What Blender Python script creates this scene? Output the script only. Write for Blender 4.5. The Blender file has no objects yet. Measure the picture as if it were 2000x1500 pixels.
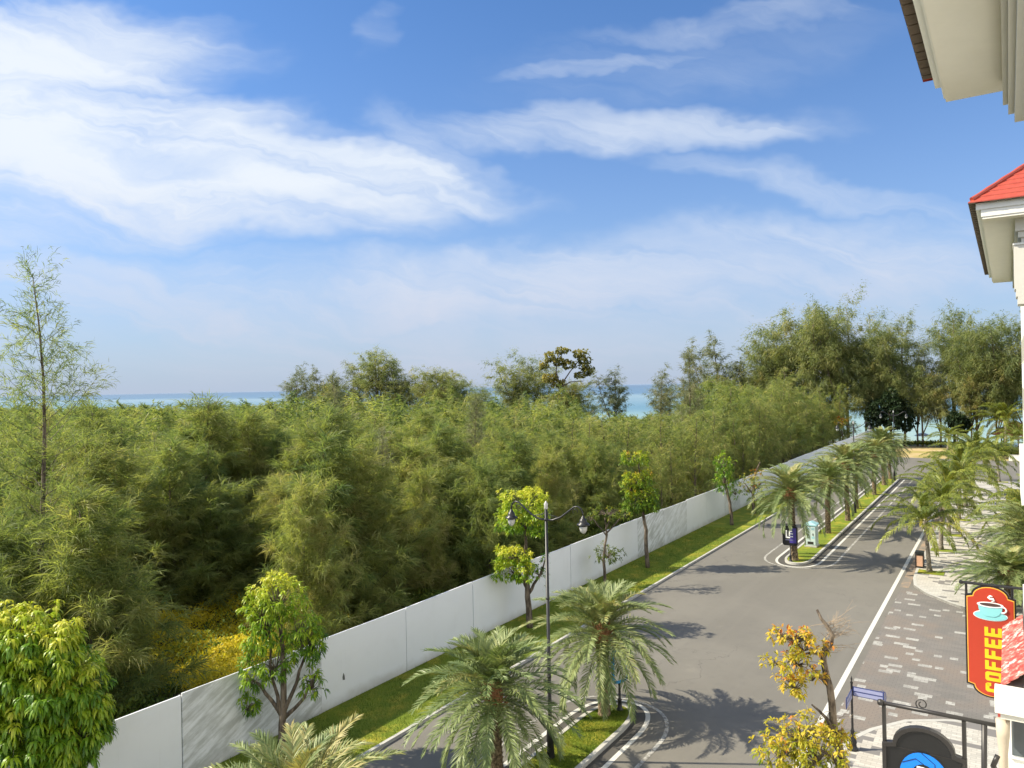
import bpy, math, random
import numpy as np
from mathutils import Matrix, Vector
R = math.radians
rng = np.random.default_rng(7)
random.seed(7)
S = bpy.context.scene
col = S.collection

# ------------------------------------------------------------------ camera
H = 12.0
cam = bpy.data.objects.new('camera', bpy.data.cameras.new('camera'))
cam.data.lens = 26.1; cam.data.sensor_width = 36
cam.data.clip_start = 0.1; cam.data.clip_end = 60000
col.objects.link(cam); S.camera = cam
cam.matrix_world = Matrix.Translation((0, 0, H)) @ Matrix.Rotation(R(90.18), 4, 'X') @ Matrix.Rotation(-math.atan(0.0192), 4, 'Z')

# ------------------------------------------------------------------ exposure, sun, sky
S.view_settings.view_transform = 'Standard'; S.view_settings.look = 'None'
S.view_settings.exposure = 1.15; S.view_settings.gamma = 1
S.cycles.max_bounces = 6; S.cycles.diffuse_bounces = 4; S.cycles.transmission_bounces = 4
S.cycles.glossy_bounces = 2; S.cycles.transparent_max_bounces = 4
S.cycles.caustics_reflective = False; S.cycles.caustics_refractive = False
EL = R(41)
sx, sy = -0.9976, 0.07                      # horizontal direction towards the sun
sun = bpy.data.objects.new('sun', bpy.data.lights.new('sun', 'SUN'))
sun.data.energy = 3.9; sun.data.angle = R(0.53); sun.data.color = (1.0, 0.91, 0.72)
col.objects.link(sun)
sd = Vector((sx*math.cos(EL), sy*math.cos(EL), math.sin(EL)))
sun.rotation_euler = sd.to_track_quat('Z', 'Y').to_euler()
sun.location = (0, 0, 60)

class NT:
    """small node-building helper"""
    def __init__(s, tree): s.t = tree; s.n = tree.nodes; s.l = tree.links
    def new(s, typ, **kw):
        n = s.n.new(typ)
        for k, v in kw.items(): setattr(n, k, v)
        return n
    def put(s, sock, v):
        if isinstance(v, bpy.types.NodeSocket): s.l.new(v, sock)
        else:
            try: sock.default_value = v
            except Exception: sock.default_value = (v[0], v[1], v[2], 1) if len(v) == 3 else v
    def m(s, op, a, b=0.0, c=None, clamp=False):
        n = s.new('ShaderNodeMath', operation=op, use_clamp=clamp)
        s.put(n.inputs[0], a); s.put(n.inputs[1], b)
        if c is not None: s.put(n.inputs[2], c)
        return n.outputs[0]
    def mix(s, f, a, b, blend='MIX'):
        n = s.new('ShaderNodeMix', data_type='RGBA', blend_type=blend)
        s.put(n.inputs[0], f)
        for i, v in ((6, a), (7, b)):
            if isinstance(v, (tuple, list)) and len(v) == 3: v = (*v, 1)
            s.put(n.inputs[i], v)
        return n.outputs[2]
    def ss(s, x, a, b):
        n = s.new('ShaderNodeMapRange', interpolation_type='SMOOTHSTEP')
        s.put(n.inputs[0], x); n.inputs[1].default_value = a; n.inputs[2].default_value = b
        return n.outputs[0]
    def noise(s, vec, scale, detail=4, rough=.55, dist=0.0):
        n = s.new('ShaderNodeTexNoise'); s.put(n.inputs['Vector'], vec)
        n.inputs['Scale'].default_value = scale; n.inputs['Detail'].default_value = detail
        n.inputs['Roughness'].default_value = rough; n.inputs['Distortion'].default_value = dist
        return n.outputs['Fac']
    def xyz(s, x, y, z=0.0):
        n = s.new('ShaderNodeCombineXYZ')
        for i, v in enumerate((x, y, z)): s.put(n.inputs[i], v)
        return n.outputs[0]
    def sep(s, v):
        n = s.new('ShaderNodeSeparateXYZ'); s.put(n.inputs[0], v); return n.outputs

W = bpy.data.worlds.new('World'); S.world = W; W.use_nodes = True
W.node_tree.nodes.clear()
T = NT(W.node_tree)
sky = T.new('ShaderNodeTexSky', sky_type='NISHITA', sun_disc=False)
sky.sun_elevation = EL; sky.sun_rotation = math.atan2(sx, sy)
sky.altitude = 0; sky.air_density = 1.0; sky.dust_density = 0.6; sky.ozone_density = 2.5
tc = T.new('ShaderNodeTexCoord').outputs['Generated']
dx, dy, dz = T.sep(tc)
yy = T.m('MAXIMUM', dy, 0.12)
u = T.m('DIVIDE', dx, yy); v = T.m('DIVIDE', dz, yy)
# wind-drawn cirrus: soft elongated patches of cloud broken up by stretched noise
wn = T.noise(T.xyz(u, T.m('MULTIPLY', v, 1.6)), 2.4, 5, .6)
wn2 = T.noise(T.xyz(T.m('ADD', u, 7.3), T.m('MULTIPLY', v, 1.6)), 2.6, 5, .6)
uw = T.m('ADD', u, T.m('MULTIPLY', T.m('SUBTRACT', wn, .5), .42))
vw = T.m('ADD', v, T.m('MULTIPLY', T.m('SUBTRACT', wn2, .5), .17))
clouds = [  # px, py, half length, half height, tilt (deg, + = down to the right), weight
    (40, 80, 420, 95, 2, 1.0), (210, 255, 540, 110, 13, 1.2), (380, 335, 500, 100, 5, 1.1), (720, 335, 330, 52, 12, .95),
    (120, 415, 480, 62, 0, .72), (1170, 262, 400, 50, -2, .62), (880, 330, 190, 46, 30, .6), (1170, 122, 200, 22, -9, .50), (1400, 46, 280, 32, -3, .46),
    (740, 72, 70, 40, -30, .42), (1640, 382, 360, 36, 12, .44), (640, 600, 320, 44, -4, .78), (980, 560, 560, 84, 2, .76),
    (200, 560, 540, 100, 0, .74), (1650, 540, 560, 100, 0, .68), (1330, 110, 420, 90, -10, .28), (1000, 650, 1100, 90, 0, .60)]
dens = None
for px, py, a, b, ang, w in clouds:
    cu, cv = (px-1000)/1450, (754-py)/1450; a /= 1450; b /= 1450; th = -R(ang)
    du = T.m('SUBTRACT', uw, cu); dv = T.m('SUBTRACT', vw, cv)
    p = T.m('ADD', T.m('MULTIPLY', du, math.cos(th)/a), T.m('MULTIPLY', dv, math.sin(th)/a))
    q = T.m('ADD', T.m('MULTIPLY', du, -math.sin(th)/b), T.m('MULTIPLY', dv, math.cos(th)/b))
    r2 = T.m('ADD', T.m('MULTIPLY', p, p), T.m('MULTIPLY', q, q))
    g = T.m('MULTIPLY', T.ss(r2, 2.0, 0.0), w)
    dens = g if dens is None else T.m('MAXIMUM', dens, g)
th = R(13)
ur = T.m('ADD', T.m('MULTIPLY', uw, math.cos(th)), T.m('MULTIPLY', vw, -math.sin(th)))
vr = T.m('ADD', T.m('MULTIPLY', uw, math.sin(th)), T.m('MULTIPLY', vw, math.cos(th)))
fib = T.noise(T.xyz(T.m('MULTIPLY', ur, 1.0), T.m('MULTIPLY', vr, 8.5)), 2.4, 10, .60, .7)
fib2 = T.noise(T.xyz(u, T.m('MULTIPLY', v, 1.8), 3.0), 2.6, 5, .5, .8)
fb = T.m('ADD', T.m('MULTIPLY', T.ss(fib, .30, .72), .75), T.m('MULTIPLY', T.ss(fib2, .28, .72), .70))
core = T.m('MULTIPLY', dens, T.m('ADD', .46, T.m('MULTIPLY', fb, .58)))
cl = T.m('MULTIPLY', T.ss(core, .04, 1.16), 1.0)
cl = T.m('MULTIPLY', cl, T.ss(dy, 0.0, .25))
back = T.ss(T.noise(tc, 2.0, 6, .6), .34, .62)                     # bright cloud added out of view behind the camera as fill light
back_fill = T.m('MULTIPLY', T.m('MULTIPLY', back, T.ss(dy, .05, -.35)), T.ss(dz, -.02, .06))
tint = T.mix(1.0, sky.outputs[0], (0.36, 0.57, 0.79), 'MULTIPLY')
# pale sea haze towards the horizon
hz = T.m('POWER', T.m('SUBTRACT', 1.0, T.m('MINIMUM', T.m('ABSOLUTE', dz), 1.0)), 4.8)
base = T.mix(T.m('MULTIPLY', hz, .93), tint, (2.25, 2.6, 3.3))
cc = T.mix(T.ss(dz, 0.0, .30), (2.95, 3.0, 3.55), (4.1, 4.35, 4.6))
final = T.mix(back_fill, T.mix(T.m('MULTIPLY', cl, .93), base, cc), (8.2, 8.4, 8.6))        # added unseen cloud, made bright to lift shade on camera-facing sides
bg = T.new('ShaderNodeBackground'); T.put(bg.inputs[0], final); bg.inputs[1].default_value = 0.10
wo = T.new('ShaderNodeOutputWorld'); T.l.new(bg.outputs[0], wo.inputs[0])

# ------------------------------------------------------------------ street frame: s runs along the street, t across it (right = +)
A = math.atan2(.831, .556)
UX, UY = math.cos(A), math.sin(A)
def st(s, t, z=0.0): return (UX*s + UY*t, UY*s - UX*t, z)

# ------------------------------------------------------------------ helpers
def tag(o, label=None, cat=None, group=None, kind=None):
    if label: o['label'] = label
    if cat: o['category'] = cat
    if group: o['group'] = group
    if kind: o['kind'] = kind
    return o
def empty(name, loc, rz=0.0, scale=1.0, parent=None):
    o = bpy.data.objects.new(name, None); o.location = loc; o.rotation_euler = (0, 0, rz)
    o.scale = (scale,)*3 if not isinstance(scale, tuple) else scale
    o.empty_display_size = .2; col.objects.link(o); o.parent = parent
    return o
def link(name, me, parent=None, loc=(0, 0, 0), rz=0.0):
    o = bpy.data.objects.new(name, me); o.location = loc; o.rotation_euler = (0, 0, rz)
    col.objects.link(o); o.parent = parent
    return o
def np_mesh(name, V, F, mat, tone=None, smooth=False, midx=None):
    """V (n,3); F list of (k,m) index arrays"""
    me = bpy.data.meshes.new(name)
    V = np.asarray(V, np.float32)
    me.vertices.add(len(V)); me.vertices.foreach_set('co', V.ravel())
    loops = np.concatenate([np.asarray(f, np.int32).ravel() for f in F])
    tot = np.concatenate([np.full(len(f), np.asarray(f).shape[1], np.int32) for f in F])
    start = np.concatenate([[0], np.cumsum(tot)[:-1]]).astype(np.int32)
    me.loops.add(len(loops)); me.loops.foreach_set('vertex_index', loops)
    me.polygons.add(len(tot)); me.polygons.foreach_set('loop_start', start); me.polygons.foreach_set('loop_total', tot)
    if smooth: me.polygons.foreach_set('use_smooth', np.ones(len(tot), bool))
    for m in (mat if isinstance(mat, (list, tuple)) else [mat]): me.materials.append(m)
    if midx is not None: me.polygons.foreach_set('material_index', np.asarray(midx, np.int32))
    if tone is not None:
        a = me.attributes.new('tone', 'FLOAT', 'POINT'); a.data.foreach_set('value', np.asarray(tone, np.float32))
    me.update(calc_edges=True); me.validate()
    return me
class MB:
    """collects boxes, tubes, prisms -> one mesh"""
    def __init__(s): s.V = []; s.Q = []; s.n = 0; s.polys = []; s.mi = []; s.cur = 0
    def raw(s, V, faces):
        V = [tuple(p) for p in V]; b = s.n; s.V += V; s.n += len(V)
        for f in faces: s.polys.append([i+b for i in f]); s.mi.append(s.cur)
        return s
    def box(s, x0, x1, y0, y1, z0, z1):
        x0, x1 = sorted((x0, x1)); y0, y1 = sorted((y0, y1)); z0, z1 = sorted((z0, z1))
        V = [(x, y, z) for z in (z0, z1) for y in (y0, y1) for x in (x0, x1)]
        return s.raw(V, [(0,2,3,1), (4,5,7,6), (0,1,5,4), (2,6,7,3), (0,4,6,2), (1,3,7,5)])
    def tube(s, path, rad, k=8, cap=True):
        P = [Vector(p) for p in path]; n = len(P)
        if not hasattr(rad, '__len__'): rad = [rad]*n
        V = []; F = []; prev = None
        for i in range(n):
            d = (P[min(i+1, n-1)] - P[max(i-1, 0)]); d = d.normalized() if d.length > 1e-9 else Vector((0, 0, 1))
            a = prev - d*prev.dot(d) if prev is not None else d.orthogonal()
            if a.length < 1e-6: a = d.orthogonal()
            a.normalize(); prev = a; b = d.cross(a)
            for j in range(k):
                q = 2*math.pi*j/k; V.append(P[i] + (a*math.cos(q) + b*math.sin(q))*rad[i])
        for i in range(n-1):
            for j in range(k):
                F.append((i*k+j, i*k+(j+1) % k, (i+1)*k+(j+1) % k, (i+1)*k+j))
        if cap: F.append(tuple(range(k))[::-1]); F.append(tuple((n-1)*k+j for j in range(k)))
        return s.raw(V, F)
    def prism(s, pts, z0, z1, bottom=True):
        n = len(pts); V = [(p[0], p[1], z0) for p in pts] + [(p[0], p[1], z1) for p in pts]
        F = [tuple(range(n, 2*n))] + [(i, (i+1) % n, n+(i+1) % n, n+i) for i in range(n)]
        if bottom: F.append(tuple(range(n))[::-1])
        return s.raw(V, F)
    def lathe(s, prof, k=16, c=(0, 0)):
        V = []; F = []
        for r, z in prof:
            for j in range(k):
                q = 2*math.pi*j/k; V.append((c[0]+r*math.cos(q), c[1]+r*math.sin(q), z))
        for i in range(len(prof)-1):
            for j in range(k): F.append((i*k+j, i*k+(j+1) % k, (i+1)*k+(j+1) % k, (i+1)*k+j))
        F.append(tuple(range(k))[::-1]); F.append(tuple((len(prof)-1)*k+j for j in range(k)))
        return s.raw(V, F)
    def mesh(s, name, mat, smooth=False, bevel=0):
        me = bpy.data.meshes.new(name); me.from_pydata(s.V, [], s.polys)
        for m in (mat if isinstance(mat, (list, tuple)) else [mat]): me.materials.append(m)
        for p, i in zip(me.polygons, s.mi): p.material_index = i; p.use_smooth = smooth
        me.update(); return me
    def obj(s, name, mat, parent=None, smooth=False, bevel=0, loc=(0, 0, 0)):
        o = link(name, s.mesh(name, mat, smooth), parent, loc)
        if bevel:
            b = o.modifiers.new('bevel', 'BEVEL'); b.width = bevel; b.segments = 2; b.limit_method = 'ANGLE'; b.angle_limit = R(40)
        return o

# ------------------------------------------------------------------ materials
def mat(name, f):
    m = bpy.data.materials.new(name); m.use_nodes = True
    t = NT(m.node_tree); b = m.node_tree.nodes['Principled BSDF']
    f(t, b); return m
def objco(t): return t.new('ShaderNodeTexCoord').outputs['Object']
def bump(t, b, h, strength=.3, dist=.02):
    n = t.new('ShaderNodeBump'); n.inputs['Strength'].default_value = strength; n.inputs['Distance'].default_value = dist
    t.put(n.inputs['Height'], h); t.l.new(n.outputs[0], b.inputs['Normal'])
def plain(name, c, rough=.6, metal=0.0, var=.12, scale=6.0, spec=.5):
    def f(t, b):
        n = t.noise(objco(t), scale, 5, .6)
        c2 = tuple(x*(1-var) for x in c); c3 = tuple(min(1, x*(1+var)) for x in c)
        t.put(b.inputs['Base Color'], t.mix(n, c2, c3)); b.inputs['Roughness'].default_value = rough
        b.inputs['Metallic'].default_value = metal; b.inputs['Specular IOR Level'].default_value = spec
    return mat(name, f)
def leafmat(name, stops, rough=.55, transl=.28, objvar=.25, spec=.3):
    """stops: [(pos, colour)] along the per-leaf tone"""
    def f(t, b):
        at = t.new('ShaderNodeAttribute', attribute_name='tone').outputs['Fac']
        oi = t.new('ShaderNodeObjectInfo').outputs['Random']
        x = t.m('ADD', at, t.m('MULTIPLY', t.m('SUBTRACT', oi, .5), objvar), clamp=True)
        r = t.new('ShaderNodeValToRGB'); el = r.color_ramp.elements
        while len(el) < len(stops): el.new(.5)
        for e, (p, c) in zip(el, stops): e.position = p; e.color = (*c, 1)
        t.put(r.inputs[0], x)
        c = r.outputs[0]
        t.put(b.inputs['Base Color'], c); b.inputs['Roughness'].default_value = rough
        b.inputs['Specular IOR Level'].default_value = spec
        tr = t.new('ShaderNodeBsdfTranslucent'); t.put(tr.inputs[0], t.mix(1.0, c, (1.25, 1.3, .7), 'MULTIPLY'))
        mx = t.new('ShaderNodeMixShader'); mx.inputs[0].default_value = transl
        t.l.new(b.outputs[0], mx.inputs[1]); t.l.new(tr.outputs[0], mx.inputs[2])
        t.l.new(mx.outputs[0], t.n['Material Output'].inputs[0])
    return mat(name, f)

def f_asphalt(t, b):
    c = objco(t); n1 = t.noise(c, .22, 5, .6); n2 = t.noise(c, 40, 3, .7); n3 = t.noise(c, 1.7, 6, .65)
    k = t.mix(t.ss(n1, .35, .7), (.122, .115, .100), (.150, .141, .122))
    k = t.mix(t.m('MULTIPLY', t.ss(n3, .52, .68), .35), k, (.097, .093, .086))
    k = t.mix(t.m('MULTIPLY', n2, .35), k, (.22, .20, .17))
    vo = t.new('ShaderNodeTexVoronoi', feature='DISTANCE_TO_EDGE'); t.put(vo.inputs['Vector'], t.xyz(t.m('ADD', t.sep(c)[0], t.m('MULTIPLY', n3, 2.5)), t.m('ADD', t.sep(c)[1], t.m('MULTIPLY', n1, 6.0)))); vo.inputs['Scale'].default_value = .11
    k = t.mix(t.m('MULTIPLY', t.m('MULTIPLY', t.ss(vo.outputs['Distance'], .0035, .001), t.ss(n1, .40, .6)), .5), k, (.07, .065, .06))
    n4 = t.noise(c, .55, 7, .7); k = t.mix(t.m('MULTIPLY', t.ss(n4, .58, .74), .40), k, (.21, .195, .165))
    x, y, z = t.sep(c)                                             # faint tyre-polished bands along the street
    wv = t.noise(t.xyz(t.m('MULTIPLY', x, .03), t.m('MULTIPLY', y, .9)), 1.0, 3, .5)
    k = t.mix(t.m('MULTIPLY', t.ss(wv, .5, .7), .3), k, (.182, .170, .148))
    t.put(b.inputs['Base Color'], k); b.inputs['Roughness'].default_value = .85; bump(t, b, n2, .25, .01)
M_asphalt = mat('asphalt', f_asphalt)
def f_paint(t, b):
    c = objco(t); n = t.noise(c, 9, 6, .7); n2 = t.noise(c, 1.2, 4, .6)
    k = t.mix(t.ss(n, .45, .8), (.58, .57, .53), (.36, .35, .32))
    t.put(b.inputs['Base Color'], t.mix(t.m('MULTIPLY', n2, .3), k, (.5, .48, .44))); b.inputs['Roughness'].default_value = .7
M_paint = mat('road_paint', f_paint)
def f_worn(t, b):
    c = objco(t); n = t.noise(c, 7, 6, .75); n2 = t.noise(c, .8, 3, .6)
    k = t.mix(t.ss(t.m('ADD', n, t.m('MULTIPLY', n2, .5)), .66, .9), (.42, .41, .38), (.155, .145, .13))
    t.put(b.inputs['Base Color'], k); b.inputs['Roughness'].default_value = .8
M_worn = mat('worn_paint', f_worn)
M_gutter = plain('gutter_asphalt', (.070, .065, .058), .85, var=.4, scale=3)
M_kerb = plain('kerb_concrete', (.42, .41, .38), .8, var=.22, scale=3)
def f_sand(t, b):
    c = objco(t); n = t.noise(c, .8, 6, .65); n2 = t.noise(c, 8, 4, .6)
    k = t.mix(t.ss(n, .38, .62), (.17, .155, .135), (.36, .245, .155)); k = t.mix(t.m('MULTIPLY', n2, .4), k, (.20, .17, .14))
    t.put(b.inputs['Base Color'], k); b.inputs['Roughness'].default_value = .9
M_dirt = mat('sandy_gutter', f_sand)
def cell(t, c, w, h, off=.5):
    """offset tile cells in the object frame -> (random value, joint mask)"""
    x, y, z = t.sep(c)
    yr = t.m('DIVIDE', y, h); row = t.m('FLOOR', yr)
    xr = t.m('ADD', t.m('DIVIDE', x, w), t.m('MULTIPLY', row, off)); cx = t.m('FLOOR', xr)
    wn = t.new('ShaderNodeTexWhiteNoise', noise_dimensions='2D'); t.put(wn.inputs['Vector'], t.xyz(cx, row))
    fx = t.m('FRACT', xr); fy = t.m('FRACT', yr)
    ex = t.m('MULTIPLY', t.m('MINIMUM', fx, t.m('SUBTRACT', 1, fx)), w)
    ey = t.m('MULTIPLY', t.m('MINIMUM', fy, t.m('SUBTRACT', 1, fy)), h)
    return wn.outputs['Value'], t.m('LESS_THAN', t.m('MINIMUM', ex, ey), .009)
def f_pave_dark(t, b):
    c = objco(t)
    # rows run across the street mouth: long axis along t
    x, y, z = t.sep(c); cs = t.xyz(y, x)
    r, j = cell(t, cs, .52, .30); r2, j2 = cell(t, cs, .26, .15)
    n = t.noise(c, .35, 5, .6); n2 = t.noise(c, 5, 5, .6)
    k = t.mix(r, (.135, .128, .118), (.178, .162, .148)); k = t.mix(t.ss(n, .45, .65), k, (.19, .155, .128))
    k = t.mix(t.m('MULTIPLY', n2, .35), k, (.21, .19, .17))
    big = t.m('GREATER_THAN', r, .925); r3, _ = cell(t, t.xyz(t.m('ADD', y, 31.3), x), .30, .30); small = t.m('GREATER_THAN', r3, .955)
    k = t.mix(t.m('MAXIMUM', big, small), k, t.mix(r2, (.27, .26, .24), (.39, .38, .35)))
    k = t.mix(t.m('MULTIPLY', j2, .45), k, (.07, .065, .06))
    t.put(b.inputs['Base Color'], k); b.inputs['Roughness'].default_value = .8
M_pdark = mat('dark_paving', f_pave_dark)
def f_pave_light(t, b):
    c = objco(t); x, y, z = t.sep(c); cs = t.xyz(y, x)
    r, j = cell(t, cs, .60, .30); r2, j2 = cell(t, cs, .30, .15)
    n = t.noise(c, .4, 5, .6)
    k = t.mix(r2, (.38, .365, .33), (.50, .48, .435)); k = t.mix(t.m('MULTIPLY', t.ss(n, .4, .7), .35), k, (.38, .33, .27))
    k = t.mix(t.m('GREATER_THAN', r, .80), k, (.175, .165, .158)); k = t.mix(t.m('MULTIPLY', j2, .5), k, (.18, .165, .15))
    t.put(b.inputs['Base Color'], k); b.inputs['Roughness'].default_value = .8
M_plight = mat('light_paving', f_pave_light)
def f_grass(t, b):
    c = objco(t); n = t.noise(c, .9, 6, .65); n2 = t.noise(c, 14, 5, .7); n3 = t.noise(c, .25, 3, .5)
    k = t.mix(n2, (.075, .13, .014), (.24, .28, .035)); k = t.mix(t.m('MULTIPLY', t.ss(n, .45, .68), .65), k, (.44, .35, .05))
    k = t.mix(t.m('MULTIPLY', t.ss(n3, .5, .7), .3), k, (.07, .11, .02))
    t.put(b.inputs['Base Color'], k); b.inputs['Roughness'].default_value = .95; b.inputs['Specular IOR Level'].default_value = .15
    bump(t, b, n2, .6, .05)
M_grass = mat('turf', f_grass)
def f_ground(t, b):
    c = objco(t); n = t.noise(c, .15, 6, .65); n2 = t.noise(c, 3, 5, .7); x, y, z = t.sep(c)
    wood = t.mix(n2, (.028, .040, .012), (.10, .085, .045))
    beach = t.mix(n2, (.46, .38, .26), (.60, .52, .38)); verge = t.mix(t.ss(n, .42, .6), (.16, .17, .035), (.36, .28, .13))
    sm = t.m('ADD', x, t.m('MULTIPLY', t.m('SUBTRACT', n, .5), 10))
    k = t.mix(t.ss(y, 21.0, 24.0), verge, wood)
    k = t.mix(t.ss(sm, 151, 155), k, beach); k = t.mix(t.ss(t.m('ADD', z, t.m('MULTIPLY', n2, .1)), -.42, -.55), k, (.26, .22, .16))
    t.put(b.inputs['Base Color'], k); b.inputs['Roughness'].default_value = .95
M_ground = mat('ground', f_ground)
def f_sea(t, b):
    c = objco(t); x, y, z = t.sep(c)
    n = t.noise(t.xyz(t.m('MULTIPLY', x, .010), t.m('MULTIPLY', y, .003)), 1.0, 5, .6)
    lx = t.m('LOGARITHM', t.m('MAXIMUM', t.m('SUBTRACT', x, 150), 1.0), 10)
    lx = t.m('ADD', lx, t.m('MULTIPLY', t.m('SUBTRACT', n, .5), .5))
    r = t.new('ShaderNodeValToRGB'); el = r.color_ramp.elements
    st_ = [(.15, (.42, .46, .36)), (.30, (.32, .42, .36)), (.48, (.22, .34, .33)), (.56, (.10, .21, .28)), (.66, (.20, .29, .34)), (.70, (.09, .17, .26)), (.86, (.10, .16, .24)), (1, (.20, .26, .34))]  # last stop pales the far water, horizon haze put into its colour
    while len(el) < len(st_): el.new(.5)
    for e, (p, k) in zip(el, st_): e.position = p; e.color = (*k, 1)
    t.put(r.inputs[0], t.m('DIVIDE', lx, 4.2))
    t.put(b.inputs['Base Color'], r.outputs[0]); b.inputs['Roughness'].default_value = .35; b.inputs['IOR'].default_value = 1.33
    b.inputs['Specular IOR Level'].default_value = .35
    w = t.noise(t.xyz(t.m('MULTIPLY', x, .9), t.m('MULTIPLY', y, .35)), 1.0, 6, .6); bump(t, b, w, .6, .25)
M_sea = mat('sea_water', f_sea)
def f_hoard(dirty):
    def f(t, b):
        c = objco(t); x, y, z = t.sep(c); n = t.noise(t.xyz(t.m('MULTIPLY', x, .9), y, t.m('MULTIPLY', z, 1.1)), 1.3, 6, .6)
        n2 = t.noise(t.xyz(t.m('MULTIPLY', x, 9), y, t.m('MULTIPLY', z, .35)), 1, 4, .6); n3 = t.noise(c, 9, 5, .7)
        k = t.mix(t.m('MULTIPLY', t.ss(n, .45, .75), .18), (.84, .86, .91), (.70, .71, .75))
        k = t.mix(t.m('MULTIPLY', t.ss(n2, .6, .8), .2), k, (.5, .49, .47))
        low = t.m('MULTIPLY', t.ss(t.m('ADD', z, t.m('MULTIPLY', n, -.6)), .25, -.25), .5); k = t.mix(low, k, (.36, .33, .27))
        if dirty:
            dg = t.noise(t.xyz(t.m('ADD', t.m('MULTIPLY', x, .5), t.m('MULTIPLY', z, .5)), y, t.m('MULTIPLY', t.m('SUBTRACT', z, t.m('MULTIPLY', x, .5)), 3.2)), 1.1, 7, .62)
            d = t.m('MULTIPLY', t.ss(t.m('ADD', dg, t.m('MULTIPLY', n, .3)), .50, .78), dirty); k = t.mix(d, k, (.30, .31, .29))
        t.put(b.inputs['Base Color'], k); b.inputs['Roughness'].default_value = .45
    return f
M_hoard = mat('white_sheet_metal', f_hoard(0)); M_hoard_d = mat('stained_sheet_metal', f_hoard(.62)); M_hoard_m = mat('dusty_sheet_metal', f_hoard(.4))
M_seam = plain('dark_joint', (.12, .12, .12), .7)
M_iron = plain('black_iron', (.022, .022, .024), .38, .3, var=.3)
M_iron2 = plain('grey_iron', (.034, .031, .030), .42, .3, var=.3)
M_glass = plain('frosted_glass', (.42, .42, .41), .15, var=.05)
M_white = plain('white_render', (.74, .73, .68), .8, var=.05, scale=2)
M_soffit = plain('soffit_plaster', (.76, .73, .66), .85, var=.06, scale=1.5)
M_cream = plain('cream_moulding', (.58, .56, .50), .75, var=.06, scale=2)
M_tile_dark = plain('old_tile_underside', (.12, .085, .06), .8, var=.6, scale=4)
def f_roof(c1, c2):
    def f(t, b):
        c = objco(t); x, y, z = t.sep(c)
        n = t.noise(c, 3, 5, .6); n2 = t.noise(t.xyz(t.m('MULTIPLY', x, 2), t.m('MULTIPLY', y, 2), z), 2, 3)
        k = t.mix(n, c1, c2); t.put(b.inputs['Base Color'], k); b.inputs['Roughness'].default_value = .5
    return f
M_red = mat('red_roof_tile', f_roof((.30, .035, .022), (.48, .10, .06)))
def f_awn(t, b):
    c = objco(t); n = t.noise(c, 7, 6, .7); n2 = t.noise(c, 2.2, 4, .6); x, y, z = t.sep(c)
    k = t.mix(t.ss(n, .4, .62), (.36, .045, .035), (.56, .17, .13)); k = t.mix(t.ss(t.m('ADD', n, t.m('MULTIPLY', n2, .6)), .80, .98), k, (.66, .52, .47))
    t.put(b.inputs['Base Color'], k); b.inputs['Roughness'].default_value = .7
M_red2 = mat('faded_red_tile', f_awn)
def f_bark(c1, c2, sc, ring):
    def f(t, b):
        c = objco(t); x, y, z = t.sep(c)
        n = t.noise(t.xyz(t.m('MULTIPLY', x, 3), t.m('MULTIPLY', y, 3), t.m('MULTIPLY', z, ring)), sc, 5, .65)
        t.put(b.inputs['Base Color'], t.mix(t.ss(n, .35, .65), c1, c2)); b.inputs['Roughness'].default_value = .9; bump(t, b, n, .6, .03)
    return f
M_bark = mat('grey_brown_bark', f_bark((.045, .032, .022), (.19, .15, .11), 2.5, .8))
M_bark_pale = mat('pale_bark', f_bark((.13, .11, .085), (.36, .32, .26), 2.5, 1.2))
M_palmbark = mat('date_palm_bark', f_bark((.05, .035, .02), (.27, .20, .12), 4, 2.5))
M_boot = plain('leaf_base_fibre', (.27, .13, .055), .85, var=.45, scale=8)
M_coco = mat('coconut_bark', f_bark((.10, .085, .065), (.32, .28, .23), 3, 6))
M_cas = leafmat('casuarina_needles', [(0, (.110, .165, .066)), (.35, (.205, .250, .082)), (.7, (.30, .315, .100)), (1, (.41, .37, .16))], transl=.56, objvar=.35)
M_casb = leafmat('beach_casuarina_needles', [(0, (.12, .160, .065)), (.5, (.235, .26, .10)), (.85, (.34, .32, .13)), (1, (.42, .33, .14))], transl=.50, objvar=.35)
M_casp = leafmat('sparse_casuarina_needles', [(0, (.12, .15, .075)), (.5, (.19, .21, .11)), (1, (.30, .27, .16))], transl=.35, objvar=.2)
M_dark = leafmat('dark_leaves', [(0, (.008, .020, .007)), (1, (.035, .06, .018))], transl=.15)
M_mango = leafmat('mango_leaves', [(0, (.045, .115, .012)), (.35, (.14, .27, .018)), (.7, (.36, .45, .025)), (1, (.56, .55, .06))], rough=.4, transl=.35, objvar=0, spec=.4)
M_mango_o = leafmat('turning_leaves', [(0, (.06, .10, .015)), (.4, (.16, .21, .02)), (.7, (.42, .34, .03)), (1, (.50, .20, .06))], rough=.5, transl=.35, objvar=0)
M_mix = leafmat('green_and_gold_leaves', [(0, (.05, .11, .015)), (.4, (.17, .27, .02)), (.7, (.42, .44, .03)), (1, (.58, .34, .05))], rough=.5, transl=.35, objvar=0)
M_autumn = leafmat('autumn_leaves', [(0, (.12, .19, .02)), (.4, (.38, .36, .03)), (.75, (.60, .44, .05)), (1, (.55, .15, .05))], rough=.5, transl=.35, objvar=0)
M_date = leafmat('date_palm_leaflets', [(0, (.065, .100, .030)), (.45, (.145, .200, .065)), (.8, (.27, .31, .12)), (1, (.36, .31, .11))], rough=.5, transl=.22, objvar=.12, spec=.5)
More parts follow.
